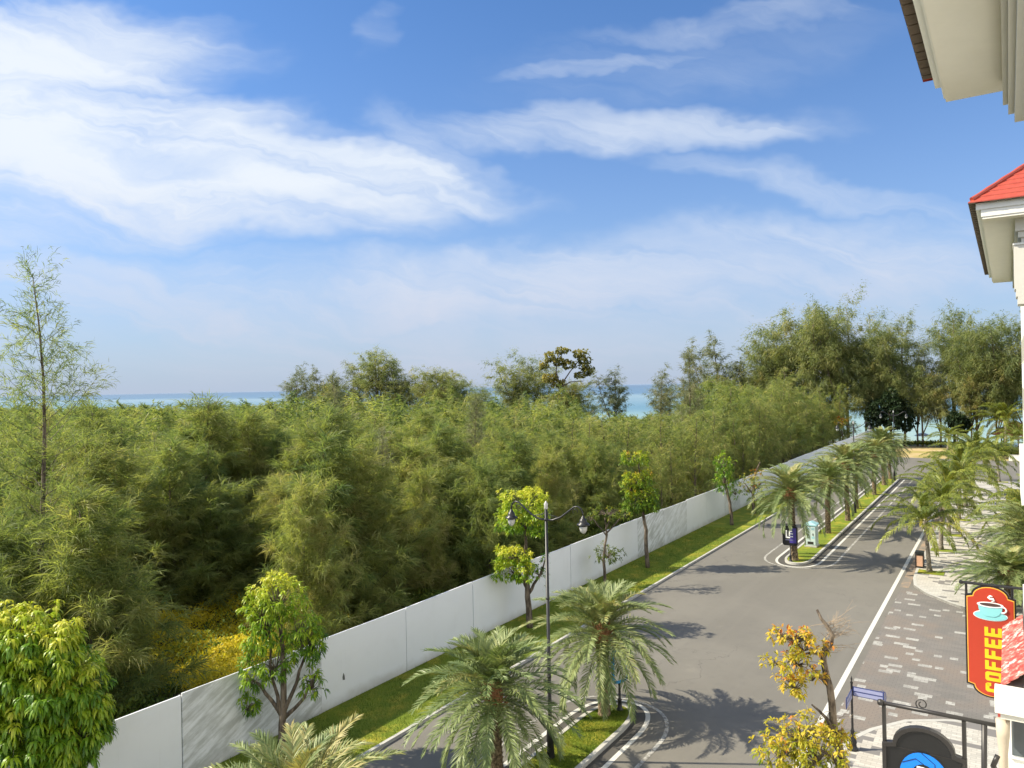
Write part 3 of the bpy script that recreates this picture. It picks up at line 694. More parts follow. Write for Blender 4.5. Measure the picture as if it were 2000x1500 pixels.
for px, top, k, lb in (
    (1548, 640, K[3], 'broad olive beach casuarina at the left end of the tall clump behind the fence end'),
    (1590, 618, K[1], 'second tall beach casuarina in the clump behind the fence end'),
    (1655, 604, K[0], 'tallest and densest beach casuarina, directly behind the end of the white fence'),
    (1702, 640, K[4], 'dense beach casuarina just right of the tallest one'),
    (1500, 690, K[3], 'lower beach casuarina sloping down left of the tall clump'),
    (1765, 632, K[2], 'pale green beach casuarina behind the far street lamp'),
    (1800, 690, KS[0], 'thin leaning beach casuarina right of the far street lamp'),
    (1862, 618, K[2], 'tall brownish beach casuarina left of the far thatched hut'),
    (1905, 660, K[4], 'beach casuarina standing left of the orange tinged coconut palm'),
    (1960, 635, K[1], 'beach casuarina rising behind the orange tinged coconut palm'),
    (2010, 640, K[0], 'beach casuarina cut by the right edge beside the white house'),
    (1400, 662, KS[1], 'pale sparse beach casuarina left of the tall clump'),
    (1450, 735, K[1], 'small olive beach casuarina at the foot of the pale sparse one'),
    (1290, 735, KS[0], 'thin bare branched beach tree at the right of the sea gap'),
    (1200, 725, KS[1], 'wispy bare beach tree at the left of the sea gap'),
    (1120, 750, K[3], 'low rounded beach tree behind the one with clumped crown'),
    (1030, 702, K[4], 'fine leaved beach tree left of and touching the one with clumped crown'),
    (1000, 738, KS[0], 'small sparse beach tree left of the fine leaved one'),
    (880, 748, K[3], 'dark rounded beach tree near the middle of the horizon'),
    (850, 728, K[1], 'brown tinged beach tree beside the dark rounded one'),
    (800, 735, K[4], 'short olive beach tree right of the bare topped one'),
    (735, 692, K[2], 'tallest beach tree of the middle distance, with open bare topped crown'),
    (770, 712, KS[1], 'bare twigged beach tree right beside the open crowned one'),
    (690, 728, KS[0], 'wispy beach tree left of the open crowned one'),
    (620, 722, KS[1], 'pale spindly beach tree at the left end of the middle group'),
    (580, 730, KS[0], 'leftmost pale beach tree against the sea'),
    (650, 752, K[1], 'low greyish beach tree behind the tall thin spire'),
    (940, 760, K[4], 'low beach tree filling the gap right of the dark rounded one'),
    (1350, 760, K[3], 'low bushy beach tree right of the sea gap'),
    (1625, 720, K[4], 'lower beach casuarina filling in beneath the tall clump'),
    (1730, 735, K[1], 'lower beach casuarina between the tall clump and the dark round tree'),
    (1575, 742, K[0], 'low olive beach casuarina at the left foot of the tall clump'),
    (1690, 712, K[3], 'mid height beach casuarina filling the right foot of the tall clump'),
    (1790, 722, K[4], 'mid height beach casuarina behind the leaning trunks'),
    (1895, 738, K[1], 'low beach casuarina left of the orange tinged coconut palm'),
    (1945, 728, K[3], 'low beach casuarina hidden behind the orange tinged coconut palm'),
    (1835, 735, K[3], 'lower beach casuarina right of the dark round tree')):
    beach(px, top, k, lb, s_=151+((px*7) % 5)-2 if px > 1480 else 146+((px*7) % 5), wid=1.0 if px > 1480 else 1.45)

# ------------------------------------------------------------------ broad leaved trees with drooping tufts
def tufts(centers, outward, nleaf, L, Wd, g, tone0, spread=.75, droop=.8):
    n = len(centers); O = np.repeat(outward, nleaf, 0); P = np.repeat(centers, nleaf, 0)
    D = O*.55+g.normal(size=(n*nleaf, 3))*spread; D[:, 2] += .12
    tn = np.repeat(tone0, nleaf)+g.uniform(-.16, .16, n*nleaf)
    return leaves(P+unit(D)*.02, D, L*g.uniform(.65, 1.2, n*nleaf), Wd*g.uniform(.8, 1.2, n*nleaf), np.clip(tn, 0, 1), g, droop)
def lobe_tree(name, label, loc, stems, lobes, m, seed, nleaf=11, L=.19, Wd=.045, bark=None, cat='tree', twigs=True, k=8, group=None, droop=.8):
    """stems: list of (path, radii); lobes: (centre, radii, n tufts, tone, flush = how much young top growth)"""
    g = np.random.default_rng(seed); e = empty(name, loc); tag(e, label, cat, group)
    b = MB()
    for p, r in stems:
        p = np.array(p, float); w = np.linspace(0, 1, len(p)); ww = np.linspace(0, 1, len(p)*3)
        q = np.stack([np.interp(ww, w, p[:, c]) for c in range(3)], 1); q[1:-1] += g.normal(size=(len(q)-2, 3))*.02
        b.tube(q, list(np.interp(ww, np.linspace(0, 1, len(r)), r)), k)
    parts = []
    for c, r, n, tone, flush in lobes:
        c = np.array(c, float); r = np.array(r, float)
        d = unit(g.normal(size=(n, 3))); rad = g.uniform(.35, 1, n)**.45
        # lumpy outline: radius swells and sinks with direction
        lump = 1+.20*np.sin(d[:, 0]*5+seed)+.16*np.sin(d[:, 1]*6+2*seed)+.14*np.sin(d[:, 2]*7+seed*3)
        P = c+d*r*(rad*lump)[:, None]
        O = unit(d/r)
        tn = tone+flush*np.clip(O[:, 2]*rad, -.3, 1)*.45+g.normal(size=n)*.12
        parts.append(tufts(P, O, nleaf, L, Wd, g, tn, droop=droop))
        if twigs:
            for j in g.choice(n, min(n, 40), False):
                mid = (c+P[j])/2+g.normal(size=3)*.05
                b.tube([c-(0, 0, r[2]*.5), mid, P[j]], [.016, .009, .004], 3, False)
    V, F, t = join(parts)
    b.obj('trunk', bark or M_bark, e, True)
    link('crown', np_mesh('crown', V, F, m, t), e)
    return e
def W3(px, py, Y): return ((px-1000)/1450*Y, Y, H-(py-(754.5-.0192*(px-1000)))*Y/1450)
def rel(c, base): return tuple(a-b for a, b in zip(c, base))
def tree_px(name, label, base, lobes_px, trunk_px, m, seed, r0=.1, **kw):
    """base = ground point; lobes and stem points measured at the depth of the base"""
    Y = base[1]; k = Y/1450
    lobes = []
    for px, py, rx, rz, n, tone, fl, *dy in lobes_px:
        c = W3(px, py, Y); c = (c[0]-base[0], (dy[0] if dy else 0), c[2]-base[2]); lobes.append((c, (rx*k, rx*k*.95, rz*k), n, tone, fl))
    stems = []
    for pts in trunk_px:
        P = [rel(W3(px, py, Y), base) for px, py in pts]; P = [(p[0], i*.04*(-1)**i, p[2]) for i, p in enumerate(P)]
        if pts is trunk_px[0]: P[0] = (P[0][0], 0, -.1); rr = [r0, r0*.75, r0*.6, r0*.25]
        else: rr = [r0*.5, r0*.16]
        stems.append((P, rr))
    return lobe_tree(name, label, base, stems, lobes, m, seed, **kw)
def gp(s_, t_, z=.1): return st(s_, t_, z)

# big mango at the lower left, close to the camera
b0 = (-11.35, 18.2, .1)
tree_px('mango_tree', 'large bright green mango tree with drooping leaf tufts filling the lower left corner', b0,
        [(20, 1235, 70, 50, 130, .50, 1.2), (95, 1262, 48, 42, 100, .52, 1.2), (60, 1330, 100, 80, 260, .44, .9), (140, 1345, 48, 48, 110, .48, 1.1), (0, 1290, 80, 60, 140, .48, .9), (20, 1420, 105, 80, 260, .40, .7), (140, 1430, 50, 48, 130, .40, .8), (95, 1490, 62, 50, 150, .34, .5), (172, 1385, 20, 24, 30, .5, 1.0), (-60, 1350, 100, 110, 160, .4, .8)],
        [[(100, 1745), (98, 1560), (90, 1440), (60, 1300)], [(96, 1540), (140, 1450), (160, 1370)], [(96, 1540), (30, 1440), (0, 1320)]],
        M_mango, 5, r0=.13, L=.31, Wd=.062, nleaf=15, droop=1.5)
# many stemmed mango in front of the stained panel
b1 = (-7.45, 24.2, .1)
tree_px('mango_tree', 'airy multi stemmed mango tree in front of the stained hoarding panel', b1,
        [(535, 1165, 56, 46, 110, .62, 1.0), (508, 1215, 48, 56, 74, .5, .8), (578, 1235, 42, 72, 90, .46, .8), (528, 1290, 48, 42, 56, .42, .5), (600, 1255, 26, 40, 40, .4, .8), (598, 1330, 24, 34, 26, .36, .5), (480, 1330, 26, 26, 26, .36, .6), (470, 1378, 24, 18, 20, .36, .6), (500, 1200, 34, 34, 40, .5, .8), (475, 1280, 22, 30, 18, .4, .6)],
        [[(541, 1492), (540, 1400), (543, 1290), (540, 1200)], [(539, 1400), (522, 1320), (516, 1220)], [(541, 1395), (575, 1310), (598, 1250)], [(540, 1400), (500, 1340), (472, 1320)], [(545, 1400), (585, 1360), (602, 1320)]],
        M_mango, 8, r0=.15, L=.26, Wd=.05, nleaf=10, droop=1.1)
# trees in the fence side lawn
b2 = gp(30.7, -20.0)
tree_px('mango_tree', 'mango tree pruned into two balls of bright leaves, behind the near street lamp', b2,
        [(1022, 984, 46, 32, 260, .66, .9), (1020, 1018, 50, 24, 230, .50, .8), (1000, 1085, 33, 17, 120, .64, .9), (1000, 1112, 40, 20, 150, .55, .8), (1045, 1115, 14, 18, 18, .30, .3), (1060, 1090, 8, 9, 6, .3, .3)],
        [[(1026, 1232), (1022, 1150), (1021, 1090), (1022, 1020)], [(1024, 1160), (1048, 1120), (1060, 1090)], [(1022, 1150), (1000, 1110)]],
        M_mango, 12, r0=.17, L=.23, Wd=.055, nleaf=10)
b3 = gp(39.0, -20.0)
tree_px('frangipani_tree', 'nearly leafless frangipani with a crooked grey trunk against the white hoarding', b3,
        [(1180, 1000, 42, 12, 44, .25, .3), (1150, 1012, 18, 9, 12, .3, .3), (1215, 1005, 20, 9, 14, .3, .3), (1178, 1082, 34, 16, 70, .12, .2)],
        [[(1176, 1160), (1172, 1080), (1180, 1040), (1176, 1010)], [(1180, 1040), (1205, 1012), (1218, 1003)], [(1178, 1045), (1158, 1020), (1150, 1010)], [(1177, 1035), (1185, 1012), (1190, 995)]],
        M_mango_o, 15, r0=.10, L=.22, Wd=.05, nleaf=7)
b4 = gp(44.6, -19.8)
tree_px('mango_tree', 'straight trunked mango tree with yellow and green leaves stacked in two clumps', b4,
        [(1240, 895, 28, 13, 100, .46, .5), (1243, 938, 28, 18, 140, .44, .5), (1248, 978, 34, 25, 200, .30, .5), (1228, 950, 13, 18, 40, .62, .4), (1262, 985, 20, 14, 44, .3, .3)],
        [[(1258, 1112), (1255, 1040), (1250, 990), (1243, 900)]], M_mix, 18, r0=.15, L=.26, Wd=.06, nleaf=10)
b5 = gp(61.3, -19.6)
tree_px('mango_tree', 'small upright green tree on the lawn beside the stretch of fence past the stained panels', b5,
        [(1410, 905, 22, 22, 60, .34, .7), (1412, 940, 25, 24, 70, .3, .6), (1432, 960, 14, 14, 18, .3, .5)],
        [[(1424, 1030), (1421, 985), (1412, 940), (1408, 900)]], M_mango, 21, r0=.16, L=.3, Wd=.07, nleaf=9)
b6 = gp(67.6, -19.6)
tree_px('small_tree', 'stunted tree with bare twigs and yellow green leaves beside the fence', b6,
        [(1465, 928, 20, 12, 22, .55, .6), (1478, 950, 18, 10, 18, .6, .5), (1455, 955, 18, 12, 22, .4, .5), (1475, 972, 18, 10, 16, .35, .5)],
        [[(1467, 1008), (1466, 965), (1470, 930), (1481, 902)], [(1467, 960), (1480, 945), (1492, 938)], [(1467, 965), (1455, 950), (1448, 940)]], M_mango_o, 24, r0=.17, L=.3, Wd=.08, nleaf=7)
b7 = gp(140, -21.6, 0)
tree_px('small_tree', 'little yellow leaved tree by the far end of the white fence', b7,
        [(1638, 824, 13, 9, 50, .65, .5)], [[(1645, 866), (1643, 845), (1638, 825)]], M_autumn, 27, r0=.16, L=.5, Wd=.16, nleaf=9)
# leaning autumn tree, close on the right
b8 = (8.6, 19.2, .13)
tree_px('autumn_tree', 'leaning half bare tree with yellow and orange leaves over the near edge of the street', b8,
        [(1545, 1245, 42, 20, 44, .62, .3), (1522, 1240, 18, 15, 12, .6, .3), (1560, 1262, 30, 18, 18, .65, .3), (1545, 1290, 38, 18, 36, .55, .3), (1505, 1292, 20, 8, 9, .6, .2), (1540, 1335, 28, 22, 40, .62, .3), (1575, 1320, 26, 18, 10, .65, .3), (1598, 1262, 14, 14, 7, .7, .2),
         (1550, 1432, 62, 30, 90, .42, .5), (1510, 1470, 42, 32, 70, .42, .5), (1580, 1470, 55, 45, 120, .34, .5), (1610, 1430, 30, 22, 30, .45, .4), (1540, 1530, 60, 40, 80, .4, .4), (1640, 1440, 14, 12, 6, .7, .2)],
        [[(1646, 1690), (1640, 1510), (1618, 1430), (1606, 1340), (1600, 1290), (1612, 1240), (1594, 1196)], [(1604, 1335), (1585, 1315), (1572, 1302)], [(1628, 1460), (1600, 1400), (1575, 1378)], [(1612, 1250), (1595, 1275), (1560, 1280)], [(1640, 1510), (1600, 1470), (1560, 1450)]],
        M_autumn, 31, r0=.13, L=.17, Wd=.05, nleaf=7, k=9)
# its bare twigs
e8 = [o for o in col.objects if o.name.startswith('autumn_tree')][0]
g = np.random.default_rng(3); M_twig = plain('dry_twig', (.26, .20, .14), .8)
for q in range(34):
    b = MB()
    px, py = (1608, 1245) if q < 30 else (1615, 1400)
    p0 = np.array(rel(W3(px+g.uniform(-6, 4), py+g.uniform(-30, 30), 19.2), b8)); a = g.uniform(-.9, .6); L = g.uniform(.35, .85)
    dx_ = math.cos(a)*(1 if g.uniform() < .72 else -1); d = np.array([dx_, g.uniform(-.7, .7), -math.sin(a)*.9+.2]); d /= np.linalg.norm(d)
    p1 = p0+d*L*.5+g.normal(size=3)*.04; p2 = p1+d*L*.5+g.normal(size=3)*.06; b.tube([p0, p1, p2], [.009, .006, .003], 3, False)
    for w in range(3):
        s0 = p0+(p2-p0)*g.uniform(.3, .95); b.tube([s0, s0+(d+g.normal(size=3)*.6)*L*.3], [.004, .002], 3, False)
    b.obj('bare_twig', M_twig, e8)


# ------------------------------------------------------------------ palms
def frond(g, az, el0, L, bendk, nle, lw, ll, fold, lmat_droop, tone, stiff=.35, twist=.0):
    """one pinnate leaf -> (rachis path, leaflet blades)"""
    k = 14; p = np.zeros(3); pts = [p]; el = el0
    for i in range(k):
        q = (i+1)/k
        el = el0-bendk*q**1.35
        p = p+np.array([math.cos(az+twist*q)*math.cos(el), math.sin(az+twist*q)*math.cos(el), math.sin(el)])*L/k; pts.append(p)
    P = np.array(pts); w = np.linspace(0, 1, k+1)
    f = np.linspace(.14, .995, nle); C = np.stack([np.interp(f, w, P[:, c]) for c in range(3)], 1)
    Tn = unit(np.stack([np.interp(f, w, np.gradient(P[:, c])) for c in range(3)], 1))
    side = unit(np.cross(Tn, np.array([0, 0, 1.0])+g.normal(size=3)*.05)); nrm = np.cross(side, Tn)
    ln = ll*np.sin(math.pi*np.clip(f*.80+.12, 0, 1))**.55
    Ps = []; Ds = []; Ls = []; Ts = []
    for sgn in (-1, 1):
        D = side*sgn*(.95-.45*f[:, None])+Tn*(.55+.45*f[:, None])+nrm*(fold*(1-.4*f[:, None]))+g.normal(size=C.shape)*.10
        Ps.append(C); Ds.append(D); Ls.append(ln*g.uniform(.8, 1.12, nle)); Ts.append(tone+g.uniform(-.16, .16, nle)+.10*sgn*0)
    Pp = np.concatenate(Ps); D = unit(np.concatenate(Ds)); Ln = np.concatenate(Ls); Tt = np.concatenate(Ts)
    n = len(Pp); sd = unit(np.cross(D, np.repeat(nrm[None], 2, 0).reshape(-1, 3)+g.normal(size=(n, 3))*.35))*lw*.5
    D2 = D.copy(); D2[:, 2] -= lmat_droop; D2 = unit(D2); mid = Pp+D*Ln[:, None]*.5; tip = mid+D2*Ln[:, None]*.5
    V = np.stack([Pp-sd*.7, Pp+sd*.7, mid+sd, mid-sd, tip], 1).reshape(-1, 3); i = 5*np.arange(n)
    return P, (V, [np.stack([i, i+1, i+2, i+3], 1), np.stack([i+3, i+2, i+4], 1)], np.repeat(np.clip(Tt, 0, 1), 5))
def tubes_np(paths, r0, r1):
    V = []; F = []; n = 0
    for P in paths:
        k = len(P); rr = np.linspace(r0, r1, k)
        d = unit(np.gradient(P, axis=0)); s_ = unit(np.cross(d, [0.01, 0.02, 1.0])); u_ = np.cross(s_, d)
        ring_ = np.stack([P+s_*rr[:, None], P+u_*rr[:, None]*.7, P-s_*rr[:, None], P-u_*rr[:, None]*.7], 1).reshape(-1, 3)
        V.append(ring_); i = np.arange(k-1)[:, None]*4+np.arange(4)[None]; j = np.arange(k-1)[:, None]*4+(np.arange(4)[None]+1) % 4
        F.append(np.stack([i, j, j+4, i+4], -1).reshape(-1, 4)+n); n += len(ring_)
    return np.concatenate(V), [np.concatenate(F)], np.full(n, .85)
def date_palm_meshes(seed, th=2.8, L=2.7, nf=80, nle=58, dr=113):
    g = np.random.default_rng(seed); parts = []; paths = []
    for i in range(nf):
        q = i/(nf-1)                                   # 0 = youngest, upright
        el = R(86)-q**.95*R(dr)+g.normal()*.07; az = i*2.39996+g.normal()*.12
        ps, lf = frond(g, az, el, L*(.62+.45*min(1, q*2.2))*g.uniform(.9, 1.08), .95+.35*g.uniform(), nle, .030, .43, .40, .25, .50+.25*(1-q)+g.normal()*.12, twist=g.normal()*.2)
        off = np.array([0, 0, th+.30-.5*q]); parts.append((lf[0]+off, lf[1], lf[2])); paths.append(ps+off)
    parts.append(tubes_np(paths, .022, .006))
    V, F, t = join(parts); crown = np_mesh('crown', V, F, M_date, t)
    b = MB(); lean = g.normal(size=2)*.05
    ring_ = []
    nz = 26
    for j in range(nz+1):
        z = -.1+(th+.15)*j/nz; r = (.17+.05*math.exp(-z*2.2)+.05*(z/th)**3)*(1.0+.10*(j % 2)); ring_.append((r, z))
    b.lathe(ring_, 14)
    # persistent leaf-base studs in spirals
    for j in range(190):
        z = .15+(th-.25)*j/190; a = j*2.39996; r = .175+.05*(z/th)**3
        c, s2 = math.cos(a), math.sin(a); w = .045
        V = [(c*r-s2*w, s2*r+c*w, z), (c*r+s2*w, s2*r-c*w, z), (c*(r+.05), s2*(r+.05), z+.05), (c*r, s2*r, z-.05)]
        b.raw(V, [(0, 1, 2), (1, 3, 2), (3, 0, 2)])
    trunk = b.mesh('trunk', M_palmbark, False)
    b = MB(); b.lathe([(.20, th-.45), (.27, th-.15), (.25, th+.15), (.12, th+.4)], 12)
    for j in range(70):                               # cut frond stubs, rusty fibre
        a = j*2.39996; z = th-.55+.8*j/70; el = R(25+50*j/70); r = .2; c, s2 = math.cos(a), math.sin(a); l = g.uniform(.15, .4)
        b.tube([(c*r, s2*r, z), (c*(r+l*math.cos(el)), s2*(r+l*math.cos(el)), z+l*math.sin(el))], [.035, .016], 4)
    return trunk, crown, b.mesh('leaf_bases', M_boot, False)
def coco_meshes(seed, th=3.3, L=3.7, nf=27, nle=60, lean=(.1, 0)):
    g = np.random.default_rng(seed); parts = []; paths = []; w = np.linspace(0, 1, 9)
    tp = np.stack([lean[0]*w**2, lean[1]*w**2, -.1+(th+.1)*w], 1)
    for i in range(nf):
        q = i/(nf-1); el = R(86)-q*R(82)+g.normal()*.1; az = i*2.39996+g.normal()*.2
        ps, lf = frond(g, az, el, L*(.75+.3*min(1, q*2))*g.uniform(.88, 1.1), 1.05+.5*g.uniform(), nle, .045, .62, .10, 1.0+.5*q, .38+.12*g.normal()+(.22 if q > .82 else 0), twist=g.normal()*.3)
        off = np.array([lean[0], lean[1], th]); parts.append((lf[0]+off, lf[1], lf[2])); paths.append(ps+off)
    parts.append(tubes_np(paths, .032, .008))
    V, F, t = join(parts); crown = np_mesh('crown', V, F, M_cocol, t)
    b = MB(); b.tube(tp, [.16*(1-.35*a)+(.09 if a == 0 else 0) for a in w], 12); trunk = b.mesh('trunk', M_coco, True)
    b = MB(); b.tube([(lean[0], lean[1], th-.35), (lean[0], lean[1], th-.05), (lean[0], lean[1], th+.3)], [.12, .19, .08], 10)
    for j in range(5):
        a = j*1.256; b.lathe([(.01, th-.42), (.09, th-.33), (.10, th-.22), (.01, th-.12)], 8, (lean[0]+.2*math.cos(a), lean[1]+.2*math.sin(a)))
    return trunk, crown, b.mesh('crown_shaft', M_column, True)
DP = [date_palm_meshes(60+i) for i in range(3)]; DQ = [date_palm_meshes(66+i, th=3.8+.3*i, L=2.9, nf=66+6*i, dr=106+3*i) for i in range(3)]; CP = [coco_meshes(80+i, lean=l_) for i, l_ in enumerate([(.12, .1), (-.15, .05), (.2, -.2)])]
def palm(meshes, name, label, loc, rz, sc, third, group=None):
    e = empty(name, loc, rz, sc); tag(e, label, 'palm', group)
    e.rotation_euler = (random.uniform(-.05, .05), random.uniform(-.05, .05), rz)
    link('trunk', meshes[0], e); link('crown', meshes[1], e); link(third, meshes[2], e)
for s_, t_, k, rz, sc, lb in (
    (10.3, -12.3, 1, 1.0, 1.02, 'date palm at the bottom edge of which only the upper fronds show'),
    (17.9, -12.75, 0, .2, 1.0, 'date palm with rusty leaf bases left of the near street lamp'),
    (24.0, -12.33, 2, 2.1, 1.03, 'large date palm at the rounded tip of the near island beside the blue backed sign'),
    (51.3, -12.0, 1, .4, 1.08, 'date palm at the tip of the far island behind the purple sign'),
    (61.6, -11.9, 0, 2.6, 1.05, 'date palm just behind the blue cabinet'),
    (67.8, -11.5, 2, 3.9, 1.05, 'date palm third from the tip of the far island'),
    (74.5, -11.9, 1, 5.0, 1.05, 'date palm fourth from the tip of the far island'),
    (84.4, -11.75, 0, 1.4, 1.05, 'date palm fifth from the tip of the far island'),
    (92.5, -11.85, 2, .9, 1.05, 'date palm second from the far end of the far island'),
    (98.3, -11.9, 1, 3.2, .95, 'date palm at the far end of the far island'),
    (45.3, -.2, 1, 2.0, (1.12, 1.12, .70), 'low date palm at the corner, half hidden behind the coffee sign'),
    (48.6, .9, 2, 1.2, 1.15, 'date palm by the far house corner, above the low one'),
    (53.5, .9, 0, 4.0, 1.0, 'date palm cut by the right edge above the coffee sign')):
    palm((DQ if 50 < s_ < 100 and t_ < -5 else DP)[k], 'date_palm', lb, st(s_, t_, .10), rz, sc, 'leaf_bases', 'date palms on the median islands' if t_ < -5 else 'date palms by the far house')
for s_, t_, k, rz, sc, lb in (
    (52.1, -4.25, 0, .6, .90, 'coconut palm nearest the side street, beside the litter bin'),
    (59.1, -4.1, 1, 2.2, .98, 'second coconut palm along the pavement'),
    (65.1, -4.0, 2, 4.0, 1.0, 'third coconut palm along the pavement'),
    (72.5, -3.7, 0, 3.3, 1.05, 'fourth coconut palm along the pavement'),
    (80.0, -3.5, 1, 5.1, 1.12, 'fifth coconut palm along the pavement'),
    (88.0, -3.3, 2, 1.0, 1.2, 'sixth coconut palm along the pavement, tallest of the row'),
    (100.5, -1.1, 1, .2, 1.0, 'thin coconut palm at the far pavement end by the cross road'),
    (57.5, 1.0, 0, 2.9, 1.0, 'coconut palm arching in from the right edge beside the far house'),
    (128.5, 1.2, 0, 1.2, 1.0, 'low coconut palm beyond the cross road at the right edge'),
    (144.5, -.6, 2, 2.0, 1.50, 'large orange tinged coconut palm on the beach in front of the thatched hut'),
    (131, -8.0, 1, 3.0, .95, 'young coconut palm on the dry verge beyond the cross road')):
    palm(CP[k], 'coconut_palm', lb, st(s_, t_, .12 if s_ < 102 else 0), rz, sc, 'crown_shaft', 'coconut palms along the right pavement' if t_ < -2 and s_ < 100 else None)
# grass squares at the feet of the pavement palms
for s_, t_ in ((51.9, -4.2), (59.0, -4.05), (65.0, -3.9), (72.4, -3.6), (80, -3.4), (88, -3.2), (100.5, -1.0)):
    slab_st('grass_square', [(s_-.55, t_-.65), (s_-.55, t_+.75), (s_+.45, t_+.75), (s_+.45, t_-.65)], .10, .15, M_grass, 'small grass square in the pale pavement', 'lawn')

# dark broad tree and special clumped tree by the beach
def beach_broad(name, label, px, s_, lobes, stems, m, seed, L, Wd, n_leaf=8, r0=.3):
    a = (px-1000)/1450; Y = s_/(UX*a+UY)
    return tree_px(name, label, (a*Y, Y, -.1), lobes, stems, m, seed, r0=r0, L=L, Wd=Wd, nleaf=n_leaf, twigs=False)
beach_broad('broadleaf_tree', 'dark dense round tree behind the far street lamp', 1738, 146, [(1735, 800, 38, 34, 700, .3, .5), (1765, 815, 22, 26, 260, .3, .5), (1705, 815, 20, 22, 200, .3, .5)], [[(1738, 866), (1738, 830), (1735, 800)]], M_dark, 71, .5, .24)
beach_broad('broadleaf_tree', 'small dark bush like tree right of the leaning beach trunks', 1867, 146, [(1867, 822, 20, 15, 220, .3, .5), (1880, 832, 14, 14, 120, .3, .5)], [[(1867, 862), (1867, 830)]], M_dark, 72, .5, .24, r0=.15)
M_clump = leafmat('olive_clumped_leaves', [(0, (.12, .13, .04)), (.5, (.27, .25, .07)), (1, (.45, .35, .09))], transl=.45, objvar=0)
beach_broad('broadleaf_tree', 'gnarled tree with separate olive leaf clumps on bare forked limbs, highest in the middle distance', 1090, 140,
    [(1100, 684, 14, 6, 60, .4, .7), (1078, 697, 17, 10, 90, .4, .7), (1092, 706, 12, 8, 60, .4, .7), (1112, 712, 13, 8, 70, .4, .7), (1135, 690, 14, 8, 70, .4, .7), (1142, 708, 12, 14, 90, .3, .6), (1148, 724, 12, 10, 80, .3, .6), (1072, 738, 16, 9, 90, .55, .5), (1088, 748, 12, 8, 70, .5, .5), (1062, 714, 9, 6, 40, .45, .6), (1130, 732, 8, 6, 30, .4, .6), (1095, 785, 30, 22, 160, .2, .4)],
    [[(1086, 868), (1088, 800), (1092, 765), (1096, 752)], [(1096, 752), (1112, 728), (1130, 706), (1138, 692)], [(1096, 755), (1115, 746), (1140, 744)], [(1095, 755), (1087, 728), (1088, 700), (1100, 686)], [(1093, 760), (1080, 742), (1066, 735)]],
    M_clump, 73, .5, .3, r0=.32)

# ------------------------------------------------------------------ low growth behind the hoarding
def scatter(name, n, region, hfun, L, Wd, m, label, cat, seed, droop=.5):
    g = np.random.default_rng(seed); s_ = g.uniform(region[0], region[1], n); t_ = g.uniform(region[2], region[3], n)
    P = np.stack([UX*s_+UY*t_, UY*s_-UX*t_, np.zeros(n)], 1); h, keep, tn = hfun(P[:, 0], P[:, 1], s_, t_, g); P[:, 2] = h
    P = P[keep]; tn = tn[keep]; k = len(P)
    D = g.normal(size=(k, 3)); D[:, 2] = np.abs(D[:, 2])+.5
    V, F, t = leaves(P, D, L*g.uniform(.6, 1.2, k), Wd*g.uniform(.7, 1.2, k), np.clip(tn, 0, 1), g, droop)
    return tag(link(name, np_mesh(name, V, F, m, t)), label, cat, None, 'stuff')
def lump(x, y, a=1.0): return .5+.25*np.sin(x*1.3*a+.7)+.25*np.sin(y*1.1*a+x*.6)+.12*np.sin(x*3.1*a-y*2.3)
def h_under(x, y, s_, t_, g):
    top = .25+1.25*lump(x, y); dgold = np.hypot(x+14.2, y-33.5)
    return top*g.uniform(.3, 1, len(x))**.5, (dgold > 4.2) | (g.uniform(size=len(x)) < .2), .5*lump(x*2, y*2)+g.uniform(0, .5, len(x))
scatter('undergrowth', 110000, (-4, 62, -33, -21.6), h_under, .20, .085, M_under, 'low dark green undergrowth and creepers behind the hoarding', 'undergrowth', 5)
def h_gold(x, y, s_, t_, g):
    d = np.hypot(x+14.2, y-33.5); top = .25+1.0*lump(x, y, .8)+np.clip(d-3, 0, 3)*.2
    return top*g.uniform(.6, 1, len(x)), d < 5.8+.8*np.sin(np.arctan2(y-33.5, x+14.2)*5), .25+.5*lump(x*3, y*3)+g.uniform(-.1, .25, len(x))
s0, t0 = UX*-14.2+UY*33.5, UY*-14.2-UX*33.5
scatter('golden_groundcover', 60000, (s0-6.5, s0+6.5, t0-6.5, t0+6.5), h_gold, .16, .07, M_gold, 'golden yellow ground cover in the sunny clearing of the wood', 'ground cover', 6)
# grass blades on the lawns nearest the camera
def blades_on(name, n, fn, z, label, seed, hgt=.07):
    g = np.random.default_rng(seed); s_, t_ = fn(g, n); P = np.stack([UX*s_+UY*t_, UY*s_-UX*t_, np.full(len(s_), z)], 1); k = len(P)
    D = g.normal(size=(k, 3))*.45; D[:, 2] = 1
    tn = .35+.35*np.sin(s_*1.7)*np.sin(t_*2.9+s_)+g.uniform(-.3, .3, k)
    V, F, t = blades(P, D, hgt*g.uniform(.5, 1.4, k), .012, np.clip(tn, 0, 1), g, seg=1)
    tag(link(name, np_mesh(name, V, F, M_blade, t)), label, 'grass', None, 'stuff')
def isl(g, n):
    s_ = g.uniform(9, 24.9, n); t_ = g.uniform(-12.84, -11.4, n); ok = (s_ < 23.1) | (np.hypot((s_-23.1)/1.85, (t_+12.12)/.72) < 1); return s_[ok], t_[ok]
blades_on('grass', 42000, isl, .118, 'short tufted grass on the near median island', 1)
blades_on('grass', 80000, lambda g, n: (8+52*g.uniform(size=n)**1.3, g.uniform(-21.2, -17.72, n)), .098, 'short tufted grass along the foot of the hoarding', 2, .09)

